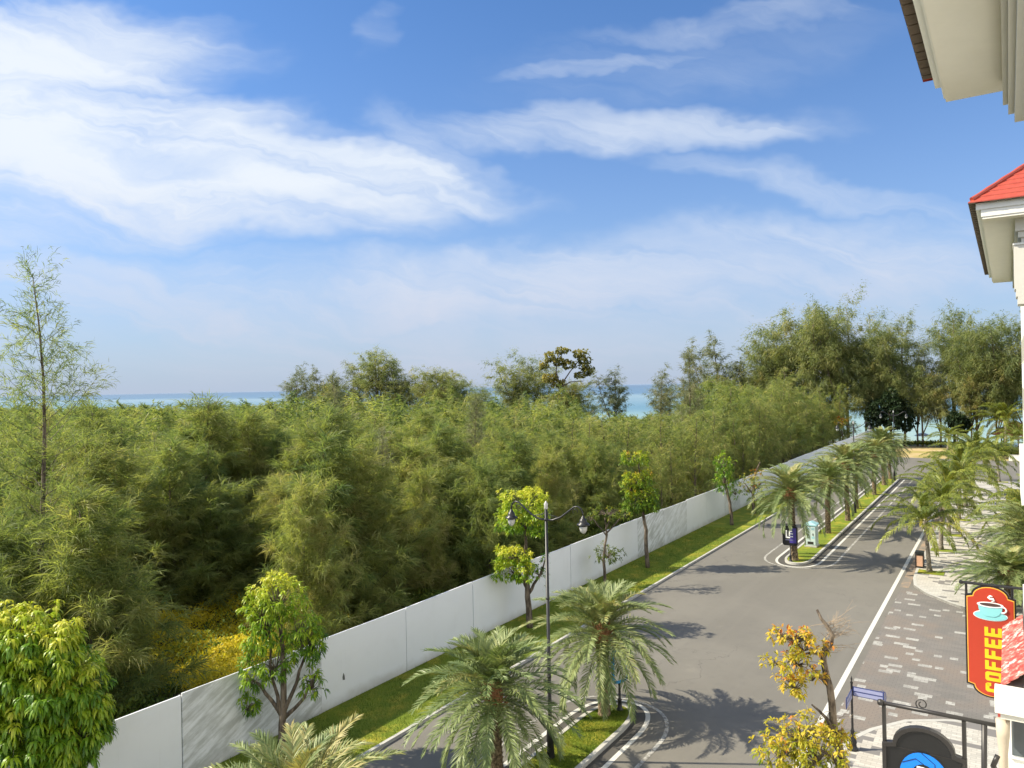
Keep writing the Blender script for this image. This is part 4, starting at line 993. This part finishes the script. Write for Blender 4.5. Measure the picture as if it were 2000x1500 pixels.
# ------------------------------------------------------------------ street furniture
def street_lamp(s_, t_, label, leanx=0.0, parts=True):
    e = empty('street_lamp', st(s_, t_, .1), A); tag(e, label, 'street lamp', 'double armed lamps on the median islands')
    b = MB(); b.tube([(0, 0, -.1), (0, 0, .05), (0, 0, .5), (0, 0, .55), (0, 0, 1.1), (0, 0, 1.15), (0, 0, 7.95)], [.15, .13, .11, .14, .09, .062, .045], 14)
    for z, r in ((2.6, .072), (5.1, .066), (7.62, .075)): b.lathe([(.04, z-.05), (r, z-.02), (r, z+.02), (.04, z+.05)], 14)
    b.obj('pole', M_iron, e, True)
    b = MB(); b.lathe([(.03, 7.93), (.07, 7.98), (.055, 8.05), (.07, 8.12), (.03, 8.18), (.004, 8.22)], 12); b.obj('finial', M_glass, e, True)
    for sg in (-1, 1):
        # arm rises from the pole in a long curve, arches over and drops to the lamp head; sg +1 = towards the building
        pts = [(0, 7.60), (.25, 7.62), (.55, 7.74), (.85, 7.96), (1.02, 8.09), (1.16, 8.12), (1.28, 8.05), (1.33, 7.93), (1.34, 7.86)]
        b = MB(); b.tube([(0, -sg*p, z) for p, z in pts], [.035, .033, .030, .028, .026, .025, .025, .024, .024], 8)
        b.tube([(0, -sg*p, z) for p, z in ((0, 7.88), (.14, 7.78), (.35, 7.74), (.5, 7.72))], .012, 6)
        for q in range(7): b.tube([(0, -sg*(.08+q*.07), 7.61+q*.012), (0, -sg*(.05+q*.06), 7.83-q*.018)], .006, 4)
        b.tube([(0, -sg*(1.06+.09*math.cos(a)), 7.96+.07*math.sin(a)) for a in np.linspace(-.5, 4.2, 12)], .012, 5)
        b.obj('arm', M_iron, e, True)
        hd = empty('lamp_head', (0, -sg*1.34, 7.88-7.34*.88), parent=e, scale=.88)
        h = MB(); h.lathe([(.022, 7.34), (.028, 7.28), (.065, 7.26), (.07, 7.21), (.11, 7.19), (.14, 7.10), (.15, 7.05), (.225, 7.01), (.235, 6.97), (.15, 6.98), (.13, 6.93)], 18); h.obj('shade', M_iron, hd, True)
        h = MB(); h.lathe([(.125, 6.95), (.14, 6.88), (.125, 6.79), (.08, 6.71), (.02, 6.67)], 16); h.obj('globe', M_glass, hd, True)
    return e
street_lamp(20.32, -12.38, 'tall black double armed street lamp standing on the near median island')
street_lamp(72.0, -11.6, 'grey street lamp half hidden by the palms midway along the far island')
street_lamp(97.0, -11.3, 'street lamp at the far end of the median, seen against the dark round tree')

# street name sign at the near corner
e = empty('street_sign', st(25.82, -4.37, .13), A); tag(e, 'black post with two small navy street name plates at the near corner', 'street sign')
b = MB(); b.lathe([(.17, 0), (.17, .05), (.12, .08), (.11, .20), (.13, .24), (.08, .42), (.055, .55), (.07, .58), (.045, .64), (.035, .7), (.033, 2.12), (.05, 2.14), (.015, 2.2), (.03, 2.26), (.004, 2.36)], 14); b.obj('post', M_iron, e, True)
def plate(par, ang, L, z, lab):
    p = empty('name_plate', (0, 0, z), ang, parent=par)
    b = MB(); b.box(.03, L, -.012, .012, -.15, .15); b.obj('backing', M_navy, p, bevel=.004)
    for sy_ in (-1, 1):
        b = MB(); b.box(.07, L-.05, sy_*.0121, sy_*.017, .02, .125); b.obj('face', M_lav, p)
        b = MB(); b.box(.07, L-.05, sy_*.0121, sy_*.017, -.125, -.02); b.obj('face', M_lav, p)
    b = MB(); b.tube([(L-.12, 0, .15), (L-.05, 0, .19), (L+.03, 0, .14), (L+.04, 0, 0), (L+.02, 0, -.16)], .012, 5); b.obj('scroll', M_navy, p)
    p['label'] = lab; return p
plate(e, R(-90), .95, 1.88, 'name plate pointing to the houses'); plate(e, R(180), .95, 1.80, 'name plate pointing back along the street')

# litter bin
e = empty('litter_bin', st(53.0, -4.85, .13), A); tag(e, 'litter bin with salmon panels in a black frame under the first coconut palm', 'litter bin')
b = MB(); b.box(-.28, .28, -.22, .22, .06, .10)
for x in (-.27, .27):
    for y in (-.21, .21): b.box(x-.02, x+.02, y-.02, y+.02, 0, .95)
b.box(-.30, .30, -.24, .24, .95, 1.0); b.box(-.29, .29, -.23, .23, .80, .83); b.obj('frame', M_iron, e)
for x0, x1, y0, y1 in ((-.245, .245, -.20, -.185), (-.245, .245, .185, .20), (-.262, -.247, -.18, .18), (.247, .262, -.18, .18)):
    b = MB(); b.box(x0, x1, y0, y1, .11, .79); b.obj('panel', M_bin, e, bevel=.004)

# utility cabinet
e = empty('utility_cabinet', st(56.2, -11.95, .12), A); tag(e, 'weathered pale blue utility cabinet with sloping lid on the far island', 'cabinet')
b = MB(); b.box(-.50, .50, -.42, .42, 0, .12); b.obj('plinth', M_kerb, e, bevel=.02)
b = MB(); b.box(-.44, .44, -.36, .36, .12, 1.52); b.obj('body', M_lblue, e, bevel=.015)
b = MB(); b.raw([(-.50, -.42, 1.523), (.50, -.42, 1.523), (.50, .42, 1.523), (-.50, .42, 1.523), (-.50, -.42, 1.60), (.50, -.42, 1.60), (.50, .42, 1.60), (-.50, .42, 1.60), (-.35, 0, 1.78), (.35, 0, 1.78)],
    [(3, 2, 1, 0), (0, 1, 5, 4), (1, 2, 6, 5), (2, 3, 7, 6), (3, 0, 4, 7), (4, 5, 9, 8), (6, 7, 8, 9), (5, 6, 9), (7, 4, 8)]); b.obj('lid', M_blue, e)
for y0, y1 in ((-.33, -.01), (.01, .33)):
    b = MB(); b.box(-.462, -.441, y0, y1, .18, 1.46); d = b.obj('door', M_lblue, e, bevel=.005)
    b = MB(); b.box(-.49, -.463, (y0+y1)/2-.02, (y0+y1)/2+.02, .85, 1.0); b.obj('handle', M_iron2, d)
    b = MB()
    for q in range(5): b.box(-.472, -.4625, y0+.05, y1-.05, 1.24+q*.035, 1.255+q*.035)
    b.obj('vent', M_blue, d)
b = MB(); b.box(-.470, -.4625, -.27, -.08, .62, .78); b.obj('notice', M_blue, e)
b = MB(); b.box(-.470, -.4625, -.20, .20, .22, .40); b.obj('notice', M_iron2, e)
b = MB()
for q in range(4): b.box(-.35+q*.18, -.23+q*.18, -.368, -.3605, .3, 1.4)
b.obj('side_ribs', M_lblue, e)

# signs on the island tips (faces turned along the street)
def tip_sign(s_, t_, z0, z1, w, label, front, back, mark=True, trim=None):
    e = empty('bus_stop_sign', st(s_, t_, .12), A); tag(e, label, 'sign')
    b = MB(); b.lathe([(.13, 0), (.13, .05), (.085, .09), (.07, .35), (.09, .38), (.05, .42), (.045, z0+.02)], 12); b.obj('post', M_iron, e, True)
    b = MB(); c = .10; P = [(-w/2, z0+c), (-w/2+c, z0), (w/2-c, z0), (w/2, z0+c), (w/2, z1-c), (w/2-c, z1), (-w/2+c, z1), (-w/2, z1-c)]
    n = len(P); V = [(-.06, p, q) for p, q in P]+[(.06, p, q) for p, q in P]; b.raw(V, [tuple(range(n)), tuple(range(n, 2*n))[::-1]]+[(i, n+i, n+(i+1) % n, (i+1) % n) for i in range(n)])
    b.obj('panel', front, e, bevel=.01)
    return e, z0, z1, w
e, z0, z1, w = tip_sign(24.6, -12.0, 1.0, 2.25, .62, 'bright blue sign seen edge on at the near island tip beside the palm', M_skyblue, None)
e.rotation_euler = (0, 0, A+R(62))
b = MB(); b.box(-.075, -.061, -.25, .25, z0+.12, z1-.10); b.obj('face', M_white, e)
b = MB(); b.box(.061, .075, -.25, .25, z0+.12, z1-.10); b.obj('face', M_lav, e)
e, z0, z1, w = tip_sign(50.75, -12.15, 1.05, 2.35, .95, 'black and purple sign with a white letter mark, far island tip', M_signblack, None)
b = MB(); b.box(-.075, -.061, -.40, .02, z0+.18, z1-.14); b.obj('face', M_purple, e)
b = MB(); b.lathe([(.05, z1), (.07, z1+.04), (.03, z1+.1)], 10); b.obj('cap', M_iron, e)
b = MB(); b.tube([(0, y, z1+.02+.09*math.cos(y*3.2)) for y in np.linspace(-.40, .40, 10)], .035, 6); b.obj('crest', M_signblack, e)
# the mark: an L whose foot runs under a three-barred E, and a short line of writing under it
b = MB()
for y0, y1, za, zb in ((.17, .26, 1.62, 2.05), (-.02, .26, 1.54, 1.63), (-.16, -.04, 1.96, 2.03), (-.02, .06, 1.68, 2.03), (-.20, -.02, 1.80, 1.87), (-.20, -.04, 1.62, 1.69)): b.box(-.090, -.0755, y0, y1, za, zb)
b.obj('letter_mark', M_cupw, e)
b = MB()
for q in range(8): b.box(-.090, -.0755, .22-q*.06, .26-q*.06, 1.40, 1.44)
b.obj('small_lettering', M_lav, e)

# ------------------------------------------------------------------ houses on the right
def house(name, label, s0, s1, wall_t, eav, z_s, pitch_run, far_visible=True):
    """tall white house: local x = s - s0, local y = -t"""
    e = empty(name, st(s0, 0, 0), A); tag(e, label, 'house'); L = s1-s0
    def B(nm, x0, x1, t0, t1, z0, z1, m, par=e, bev=0): b = MB(); b.box(x0, x1, -t0, -t1, z0, z1); return b.obj(nm, m, par, bevel=bev)
    ov = 1.0                                                       # eaves overhang at the gable sides
    B('wall', ov+.35, L-ov-.35, wall_t, 14, -.05, z_s, M_white)
    # frieze mouldings stepping back under the soffit
    fr = empty('frieze', (0, 0, 0), parent=e)
    for k, (dt, zz) in enumerate(((0.0, .68), (.12, 1.0), (.26, 1.28))):
        B('moulding', ov-.15+.12*k, L-ov+.15-.12*k, eav+1.42+dt, wall_t+.01, z_s-zz, z_s-(0.002 if k == 0 else (.68, 1.0)[k-1])-.002, M_cream, fr)
    # boxed eaves: soffit slab and stepped fascia
    B('soffit', 0, L, eav, 14.6, z_s, z_s+.12, M_soffit)
    fa = empty('fascia', (0, 0, 0), parent=e)
    B('moulding', -.04, L+.04, eav-.06, 14.7, z_s+.123, z_s+.50, M_white, fa); B('moulding', -.10, L+.10, eav-.28, 14.9, z_s+.503, z_s+.85, M_white, fa)
    # hipped tiled roof with separate courses
    zr = z_s+.86; tile_t = eav-.62; x0, x1, t0, t1 = -.34, L+.34, tile_t, 15.2; hgt = .82
    b = MB(); nc = 22; hw = (t1-t0)/2
    def corner(q): o = hw*.985*q; return x0+o, x1-o, t0+o, t1-o, zr+o*hgt
    for c in range(nc):
        q0, q1 = c/nc, (c+1)/nc; a = corner(q0); d = corner(q1); up = .055
        V = [(a[0], -a[2], a[4]+up), (a[1], -a[2], a[4]+up), (a[1], -a[3], a[4]+up), (a[0], -a[3], a[4]+up), (d[0], -d[2], d[4]), (d[1], -d[2], d[4]), (d[1], -d[3], d[4]), (d[0], -d[3], d[4]),
             (a[0], -a[2], a[4]), (a[1], -a[2], a[4]), (a[1], -a[3], a[4]), (a[0], -a[3], a[4])]
        b.raw(V, [(0, 4, 5, 1), (1, 5, 6, 2), (2, 6, 7, 3), (3, 7, 4, 0), (8, 0, 1, 9), (9, 1, 2, 10), (10, 2, 3, 11), (11, 3, 0, 8)])
    rf = b.obj('roof', M_red, e)
    b = MB()
    for (xa, ta, sgx, sgt) in ((x0, t0, 1, 1), (x1, t0, -1, 1), (x0, t1, 1, -1), (x1, t1, -1, -1)):
        P = [(xa+sgx*hw*q, -(ta+sgt*hw*q), zr+.07+hw*q*hgt) for q in np.linspace(.02, .98, 24)]
        b = MB(); b.tube(P, [.11 if i % 2 else .135 for i in range(len(P))], 8); b.obj('ridge_tiles', M_red, rf)
    # underside of the overhanging tile edge: one dark tile end after another
    b = MB(); n = int((L+.64)/.32)
    for i in range(n):
        xa = x0+i*.32; b.box(xa+.01, xa+.305, -(t0+.015), -(eav-.28), zr-.03-.018*(i % 2), zr+.045)
    b.obj('tile_edge', M_tile_dark, rf)
    n = int((t1-t0)/.32); b = MB(); b2_ = MB()
    for i in range(2, n):
        ta = t0+i*.32; b.box(x0+.015, -.102, -(ta+.01), -(ta+.305), zr-.03-.018*(i % 2), zr+.045); b2_.box(x1-.015, L+.102, -(ta+.01), -(ta+.305), zr-.03-.018*(i % 2), zr+.045)
    b.obj('tile_edge', M_tile_dark, rf); b2_.obj('tile_edge', M_tile_dark, rf)
    return e, B
eA, BA = house('house', 'near white house whose pale boxed eaves hang into the top right corner', 0, 25.9, .62, -1.42, 20.3, 6)
eA.location = st(0, 0, 0)
eB, BB = house('house', 'farther white house with a red hipped tile roof at the right edge', 46.2, 78.2, .95, -1.0, 20.3, 6)
# bracketed oriel and balcony of the farther house, only their street-side edges show
orl = empty('oriel', (0, 0, 0), parent=eB)
for k, (t0_, za, zb) in enumerate(((.34, 16.6, 18.9), (.40, 16.2, 16.598), (.47, 15.8, 16.198))): BB('moulding', .9, 2.6, t0_, .949, za, zb, M_cream, orl)
BB('cap', .85, 2.65, .30, .949, 18.902, 19.0, M_white, orl)
BB('balcony', .6, 6.0, .44, .949, 5.3, 8.1, M_white)
for q in range(7):
    for zf in (2.2, 9.3, 13.0):
        f = BB('window', 3.5+q*3.8, 5.0+q*3.8, .90, .949, zf, zf+1.9, M_cream); BB('pane', 3.6+q*3.8, 4.9+q*3.8, .895, .899, zf+.1, zf+1.8, M_pane, f)

# small red awning roof, white cornice and column of the near house's shop front
sf = empty('shop_front', st(15.6, 0, 0), A); tag(sf, 'white shop front with a small faded red tile awning at the bottom right edge', 'shop front')
def SB(nm, x0, x1, t0, t1, z0, z1, m, par=sf, bev=0): b = MB(); b.box(x0, x1, -t0, -t1, z0, z1); return b.obj(nm, m, par, bevel=bev)
# awning: courses of small tiles rising towards the wall
b = MB(); nc = 12; nr = 3
for c in range(nc):
    for r_ in range(nr):
        xa = c*.31; ta = -.21+r_*.125; za = 6.55+r_*.11
        V = [(xa, -ta, za+.03), (xa+.30, -ta, za+.03), (xa+.30, -(ta+.14), za+.135), (xa, -(ta+.14), za+.135), (xa, -ta, za), (xa+.30, -ta, za), (xa+.30, -(ta+.14), za+.10), (xa, -(ta+.14), za+.10)]
        b.raw(V, [(0, 3, 2, 1), (4, 5, 6, 7), (0, 1, 5, 4), (1, 2, 6, 5), (2, 3, 7, 6), (3, 0, 4, 7)])
b.obj('awning', M_red2, sf)
b = MB(); b.box(0, 3.7, .20, -.15, 6.48, 6.545); b.obj('awning_board', M_white, sf)
SB('upper_wall', -.3, 3.9, .175, .62, 6.9, 7.5, M_white); SB('flashing', -.3, 3.9, .155, .174, 6.6, 7.1, M_iron2)
SB('cornice', -.45, -.02, -.30, .6, 6.24, 6.60, M_white, bev=.01); SB('cornice', -.40, -.05, -.22, .6, 6.14, 6.237, M_cream)
b = MB(); b.lathe([(.10, 0), (.10, .2), (.075, .3), (.07, 5.5), (.10, 5.8), (.11, 6.07)], 14, (-.25, .19)); b.obj('column', M_column, sf, True)
b = MB(); b.tube([(-.6+.035*math.cos(q*1.4), .30+.035*math.sin(q*1.4), q*.098) for q in range(58)], .045, 6); b.obj('twisted_column', M_iron2, sf, True)
SB('lower_awning', .25, .5, -.27, -.12, 5.5, 6.0, M_red2)
SB('wall', .7, 3.9, -.16, .62, 0.13, 6.07, M_white)
f = SB('window', .65, .695, -.12, .27, 5.05, 5.85, M_cupw); SB('pane', .63, .648, -.07, .22, 5.12, 5.78, M_pane, f)
for z in (4.1, 4.7): SB('ledge', .2, .698, -.1, .6, z, z+.12, M_white)
b = MB()
for q in range(9): b.tube([(.25, .08-q*.07, 4.22), (.25, .08-q*.07, 4.7)], .012, 5)
b.tube([(.25, .09, 4.95), (.25, -.60, 4.95)], .02, 6); b.obj('railing', M_iron, sf)

# ---- hanging signs on wrought iron brackets.  Sign plane is across the street: local x = along s, y = -t
def text_mesh(body, size, m, name, par, mat4, ext=.008, bold=0.0):
    cu = bpy.data.curves.new('lettering', 'FONT'); cu.body = body; cu.size = size; cu.extrude = ext; cu.offset = bold; cu.align_x = 'CENTER'; cu.align_y = 'CENTER'; cu.space_character = .98
    o = bpy.data.objects.new('tmp_text', cu); col.objects.link(o)
    dg = bpy.context.evaluated_depsgraph_get(); me = bpy.data.meshes.new_from_object(o.evaluated_get(dg)); bpy.data.objects.remove(o)
    me.materials.clear(); me.materials.append(m); me.transform(mat4); ob = link(name, me, par); return ob
def outline_board(w, h, ah, inset=0.0):
    """board shape in (across, up): shoulders then a round arch top and bottom"""
    W2 = w/2-inset; sh = .13*w; P = []
    r = W2-sh+inset*.2
    top = h/2-ah-inset; 
    P += [(-W2, -top), (-W2, top)]
    for i in range(15):
        q = math.pi-math.pi*i/14; P.append((r*math.cos(q), top+.03+(ah)*math.sin(q)*.97))
    P += [(W2, top), (W2, -top)]
    for i in range(15):
        q = -math.pi*i/14; P.append((r*math.cos(q), -top-.03+(ah)*math.sin(q)*.97))
    return P
def board(par, nm, P, x0, x1, c, m):
    b = MB(); n = len(P); V = [(x0, -(c[0]+p), c[1]+q) for p, q in P]+[(x1, -(c[0]+p), c[1]+q) for p, q in P]
    b.raw(V, [tuple(range(n)), tuple(range(n, 2*n))[::-1]]+[(i, n+i, n+(i+1) % n, (i+1) % n) for i in range(n)]); return b.obj(nm, m, par)
# coffee sign at s = 20
cs = empty('hanging_sign', st(20, -.44, 6.0), A); tag(cs, 'red hanging sign with a turquoise cup and yellow COFFEE lettering', 'sign')
w, h = .98, 2.50; cz = 0.0
board(cs, 'board', outline_board(w, h, .23), -.03, .03, (0, cz), M_signblack)
for sgn in (-1, 1):
    board(cs, 'trim', outline_board(w, h, .23, .035), sgn*.031, sgn*.040, (0, cz), M_orange)
    board(cs, 'face', outline_board(w, h, .23, .052), sgn*.0405, sgn*.046, (0, cz), M_signred)
# block lettering that reads from the bottom up
def glyph(ch, z0, w_=.205, hc=.33, k=.072, x0=-.052, x1=-.0465, tb=.21):
    b = MB()                                     # (a, c): a = along the reading direction (up), c = height of the letter (towards the street)
    def bar(a0, a1, c0, c1): b.box(x0, x1, -(tb-c0), -(tb-c1), z0+a0, z0+a1)
    if ch in 'FE':
        bar(0, k, 0, hc); bar(k, w_, hc-k, hc); bar(k, w_*.9, hc*.5-k*.5, hc*.5+k*.5)
        if ch == 'E': bar(k, w_, 0, k)
    else:
        q = .035; n = 0
        outer = [(q, 0), (w_-q, 0), (w_, q), (w_, hc-q), (w_-q, hc), (q, hc), (0, hc-q), (0, q)]
        inner = [(k+.008, k), (w_-k-.008, k), (w_-k, k+.008), (w_-k, hc-k-.008), (w_-k-.008, hc-k), (k+.008, hc-k), (k, hc-k-.008), (k, k+.008)]
        V = [(x, -(tb-c), z0+a_) for x in (x0, x1) for P in (outer, inner) for a_, c in P]
        for i in range(8):
            j = (i+1) % 8
            if ch == 'C' and i == 2: continue
            b_ = [(i, j, 8+j, 8+i), (16+i, 24+i, 24+j, 16+j), (i, 16+i, 16+j, j), (8+i, 8+j, 24+j, 24+i)]
            b.raw(V, b_)
        if ch == 'C': bar(w_-k, w_, q, hc*.33); bar(w_-k, w_, hc*.67, hc-q)
    return b.obj('letter', M_yellow, cs)
for i_, ch in enumerate('COFFEE'): glyph(ch, -1.13+i_*.252)
# cup, saucer and steam, slightly in relief
def disc(par, nm, cy, cz_, ry, rz_, x0, x1, m, a0=0, a1=360, n=28):
    b = MB(); P = [(cy+ry*math.cos(R(a0+(a1-a0)*i/n)), cz_+rz_*math.sin(R(a0+(a1-a0)*i/n))) for i in range(n+(0 if a1-a0 == 360 else 1))]
    k = len(P); V = [(x0, -p, q) for p, q in P]+[(x1, -p, q) for p, q in P]
    b.raw(V, [tuple(range(k)), tuple(range(k, 2*k))[::-1]]+[(i, k+i, k+(i+1) % k, (i+1) % k) for i in range(k)]); return b.obj(nm, m, par)
X = -.047
disc(cs, 'saucer_rim', 0, .60, .33, .115, X-.006, X, M_cupw); disc(cs, 'saucer', 0, .60, .315, .10, X-.012, X-.0065, M_cup)
b = MB(); P = [(-.235, .84), (-.22, .72), (-.15, .62), (-.08, .585), (.08, .585), (.15, .62), (.22, .72), (.235, .84)]
k = len(P); V = [(X-.022, -p, q) for p, q in P]+[(X-.0125, -p, q) for p, q in P]; b.raw(V, [tuple(range(k)), tuple(range(k, 2*k))[::-1]]+[(i, k+i, k+(i+1) % k, (i+1) % k) for i in range(k)]); b.obj('cup', M_cup, cs)
disc(cs, 'cup_rim', 0, .85, .255, .062, X-.030, X-.0225, M_cupw); disc(cs, 'coffee', 0, .855, .205, .036, X-.036, X-.0305, M_coffee)
b = MB(); b.tube([(X-.02, -(.23+.075*math.sin(a)), .76-.065*math.cos(a)) for a in np.linspace(-.2, 3.3, 10)], .017, 6); b.obj('cup_handle', M_cupw, cs, True)
b = MB(); b.tube([(X-.016, -p, q) for p, q in ((.03, .93), (.08, .95), (.06, .985), (-.0, .985), (-.03, 1.01), (0, 1.05), (.05, 1.04))], [.012, .02, .026, .028, .026, .02, .012], 6); b.obj('steam', M_cupw, cs, True)
br = empty('sign_bracket', st(20, -.44, 7.28), A); tag(br, 'thin black iron bracket from which the red coffee sign hangs', 'bracket')
b = MB(); b.tube([(0, .54, 0), (0, -1.06, 0)], .032, 8); b.lathe([(.001, -.05), (.04, -.03), (.045, 0), (.04, .03), (.001, .05)], 10, (0, .56)); b.obj('arm', M_iron, br)
for y in (.46, -.42):
    b = MB(); b.tube([(0, y, -.03), (0, y, -.34)], .026, 8); b.obj('hanger', M_iron, br)
# black sign at s = 12
ks = empty('hanging_sign', st(12, -1.10, 5.84), A); tag(ks, 'black arched hanging sign with a round bright blue emblem at the bottom edge', 'sign')
w, h = 1.06, 2.35
P0 = outline_board(w, h, .30); board(ks, 'board', outline_board(w, h, .30, .05), -.02, .02, (0, 0), M_signblack)
b = MB(); n = len(P0); P1 = outline_board(w, h, .30, .055)
V = [(-.05, -p, q) for p, q in P0]+[(.05, -p, q) for p, q in P0]+[(-.05, -p, q) for p, q in P1]+[(.05, -p, q) for p, q in P1]; F = []
for i in range(n):
    j = (i+1) % n; F += [(i, n+i, n+j, j), (2*n+i, i, j, 2*n+j), (n+i, 3*n+i, 3*n+j, n+j), (3*n+i, 2*n+i, 2*n+j, 3*n+j)]
b.raw(V, F); b.obj('frame', M_iron2, ks, bevel=.006)
b = MB(); b.box(-.026, -.0205, -.40, .40, .835, .845); b.obj('panel_joint', M_iron2, ks)
def wedge(nm, a0, a1, m): disc(ks, nm, 0, .42, .305, .335, -.032, -.0265, m, a0, a1)
disc(ks, 'emblem_disc', 0.0, .50, .325, .355, -.026, -.0215, M_signblack)
disc(ks, 'emblem', .0, .50, .305, .335, -.034, -.0265, M_logo)
disc(ks, 'emblem_centre', .0, .50, .155, .175, -.040, -.0345, M_signblack)
b = MB()     # iris-like arcs across the blue ring
for q in range(6):
    a = q*math.pi/3+.5; c, s2 = math.cos(a), math.sin(a); c2, s3 = math.cos(a+1.15), math.sin(a+1.15)
    P = [(.155*c, .50+.175*s2), (.24*math.cos(a+.45), .50+.26*math.sin(a+.45)), (.305*c2, .50+.335*s3)]
    b.tube([(-.0365, -p, z) for p, z in P], .0055, 4)
b.obj('emblem_lines', M_signblack, ks)
o = text_mesh('R', .34, M_cupw, 'letter_mark', ks, Matrix(((0, 0, -1, -.044), (-1, 0, 0, 0), (0, 1, 0, .50), (0, 0, 0, 1))), ext=.003, bold=.01)
kb = empty('sign_bracket', st(12, -1.10, 7.27), A); tag(kb, 'sturdy grey iron bracket with a small scroll holding the black sign', 'bracket')
b = MB(); b.tube([(0, .53, 0), (0, -.87, 0)], .030, 10); b.lathe([(.001, -.05), (.045, -.03), (.05, 0), (.045, .03), (.001, .05)], 10, (0, .54))
b.obj('arm', M_iron2, kb, True)
for y in (.50, -.50):
    b = MB(); b.tube([(0, y, -.028), (0, y, -.58)], .028, 8); b.obj('hanger', M_iron2, kb)
b = MB(); b.tube([(0, .01+(.075-.006*a)*math.cos(a), .09+(.075-.006*a)*math.sin(a)) for a in np.linspace(-1.6, 7.5, 26)], .009, 5); b.obj('scroll', M_iron2, kb)
b = MB(); b.tube([(0, -.74, -.02), (0, -.72, -.9), (0, -.70, -1.3), (0, -.74, -2.2)], .035, 8); b.obj('wall_stay', M_iron2, kb, True)

# ------------------------------------------------------------------ far details
e = empty('thatched_hut', st(150, .8, 0), A); tag(e, 'small beach hut with a reddish thatched roof behind the orange tinged palm', 'hut')
for x, y in ((-2, -2), (2, -2), (-2, 2), (2, 2)): b = MB(); b.tube([(x, y, -.2), (x, y, 2.5)], .09, 6); b.obj('post', M_bark, e)
b = MB(); b.lathe([(3.6, 2.3), (3.5, 2.5), (2.2, 3.4), (.1, 4.7)], 12); b.obj('roof', M_thatch, e)
def hedge(name, label, s0, s1, t0, t1, hh, m, seed, n):
    g = np.random.default_rng(seed); k = n; P = np.stack([g.uniform(s0, s1, k), g.uniform(t0, t1, k)], 1)
    X_ = UX*P[:, 0]+UY*P[:, 1]; Y_ = UY*P[:, 0]-UX*P[:, 1]; Z = hh*(.6+.4*lump(X_*.6, Y_*.6))*g.uniform(.1, 1, k)**.5
    D = g.normal(size=(k, 3)); D[:, 2] = np.abs(D[:, 2])
    V, F, t = leaves(np.stack([X_, Y_, Z], 1), D, .4, .2, g.uniform(0, 1, k), g, .4); tag(link(name, np_mesh(name, V, F, m, t)), label, 'hedge')
hedge('hedge', 'low dark hedge at the back of the dry verge by the beach', 148.6, 149.8, -26, -2, 1.0, M_under, 41, 5000)
hedge('hedge', 'ragged green hedge beyond the cross road at the right edge', 130, 133, -1.5, 20, 1.7, M_under, 42, 9000)
hedge('hedge', 'leafy bushes on the verge beyond the end of the cross road', 134, 138, -7, 0, 1.4, M_under, 43, 7000)
e = empty('beach_umbrella', st(154, -13.2, -.2), A); tag(e, 'small white beach umbrella on the sand between the leaning trunks', 'umbrella')
b = MB(); b.tube([(0, 0, -.2), (0, 0, 2.2)], .03, 6); b.obj('pole', M_white, e)
b = MB(); b.lathe([(1.4, 1.75), (1.35, 1.8), (.7, 2.15), (.03, 2.35)], 12); b.obj('canopy', M_cupw, e)
b = MB(); b.raw([], []); 
wl = empty('garden_wall', st(127.9, 5, 0), A); tag(wl, 'low white wall along the far side of the cross road', 'wall')
b = MB(); b.box(0, .2, -14, 5.2, -.05, .75); b.obj('wall', M_white, wl)
b = MB(); b.box(-.03, .23, -14.03, 5.23, .752, .82); b.obj('coping', M_white, wl)
# a boat on the horizon
e = empty('boat', (-1150, 4200, -.6), .4); tag(e, 'tiny dark boat near the horizon at the left', 'boat')
b = MB(); b.raw([(-14, -3, 0), (10, -3, 0), (17, 0, 0), (10, 3, 0), (-14, 3, 0), (-15, -4, 3.2), (12, -4, 3.4), (21, 0, 4.2), (12, 4, 3.4), (-15, 4, 3.2)],
    [(0, 4, 3, 2, 1), (5, 6, 7, 8, 9), (0, 1, 6, 5), (1, 2, 7, 6), (2, 3, 8, 7), (3, 4, 9, 8), (4, 0, 5, 9)]); b.obj('hull', M_iron2, e)
b = MB(); b.box(-10, -2, -2.5, 2.5, 3.25, 7.5); b.obj('cabin', M_iron2, e)
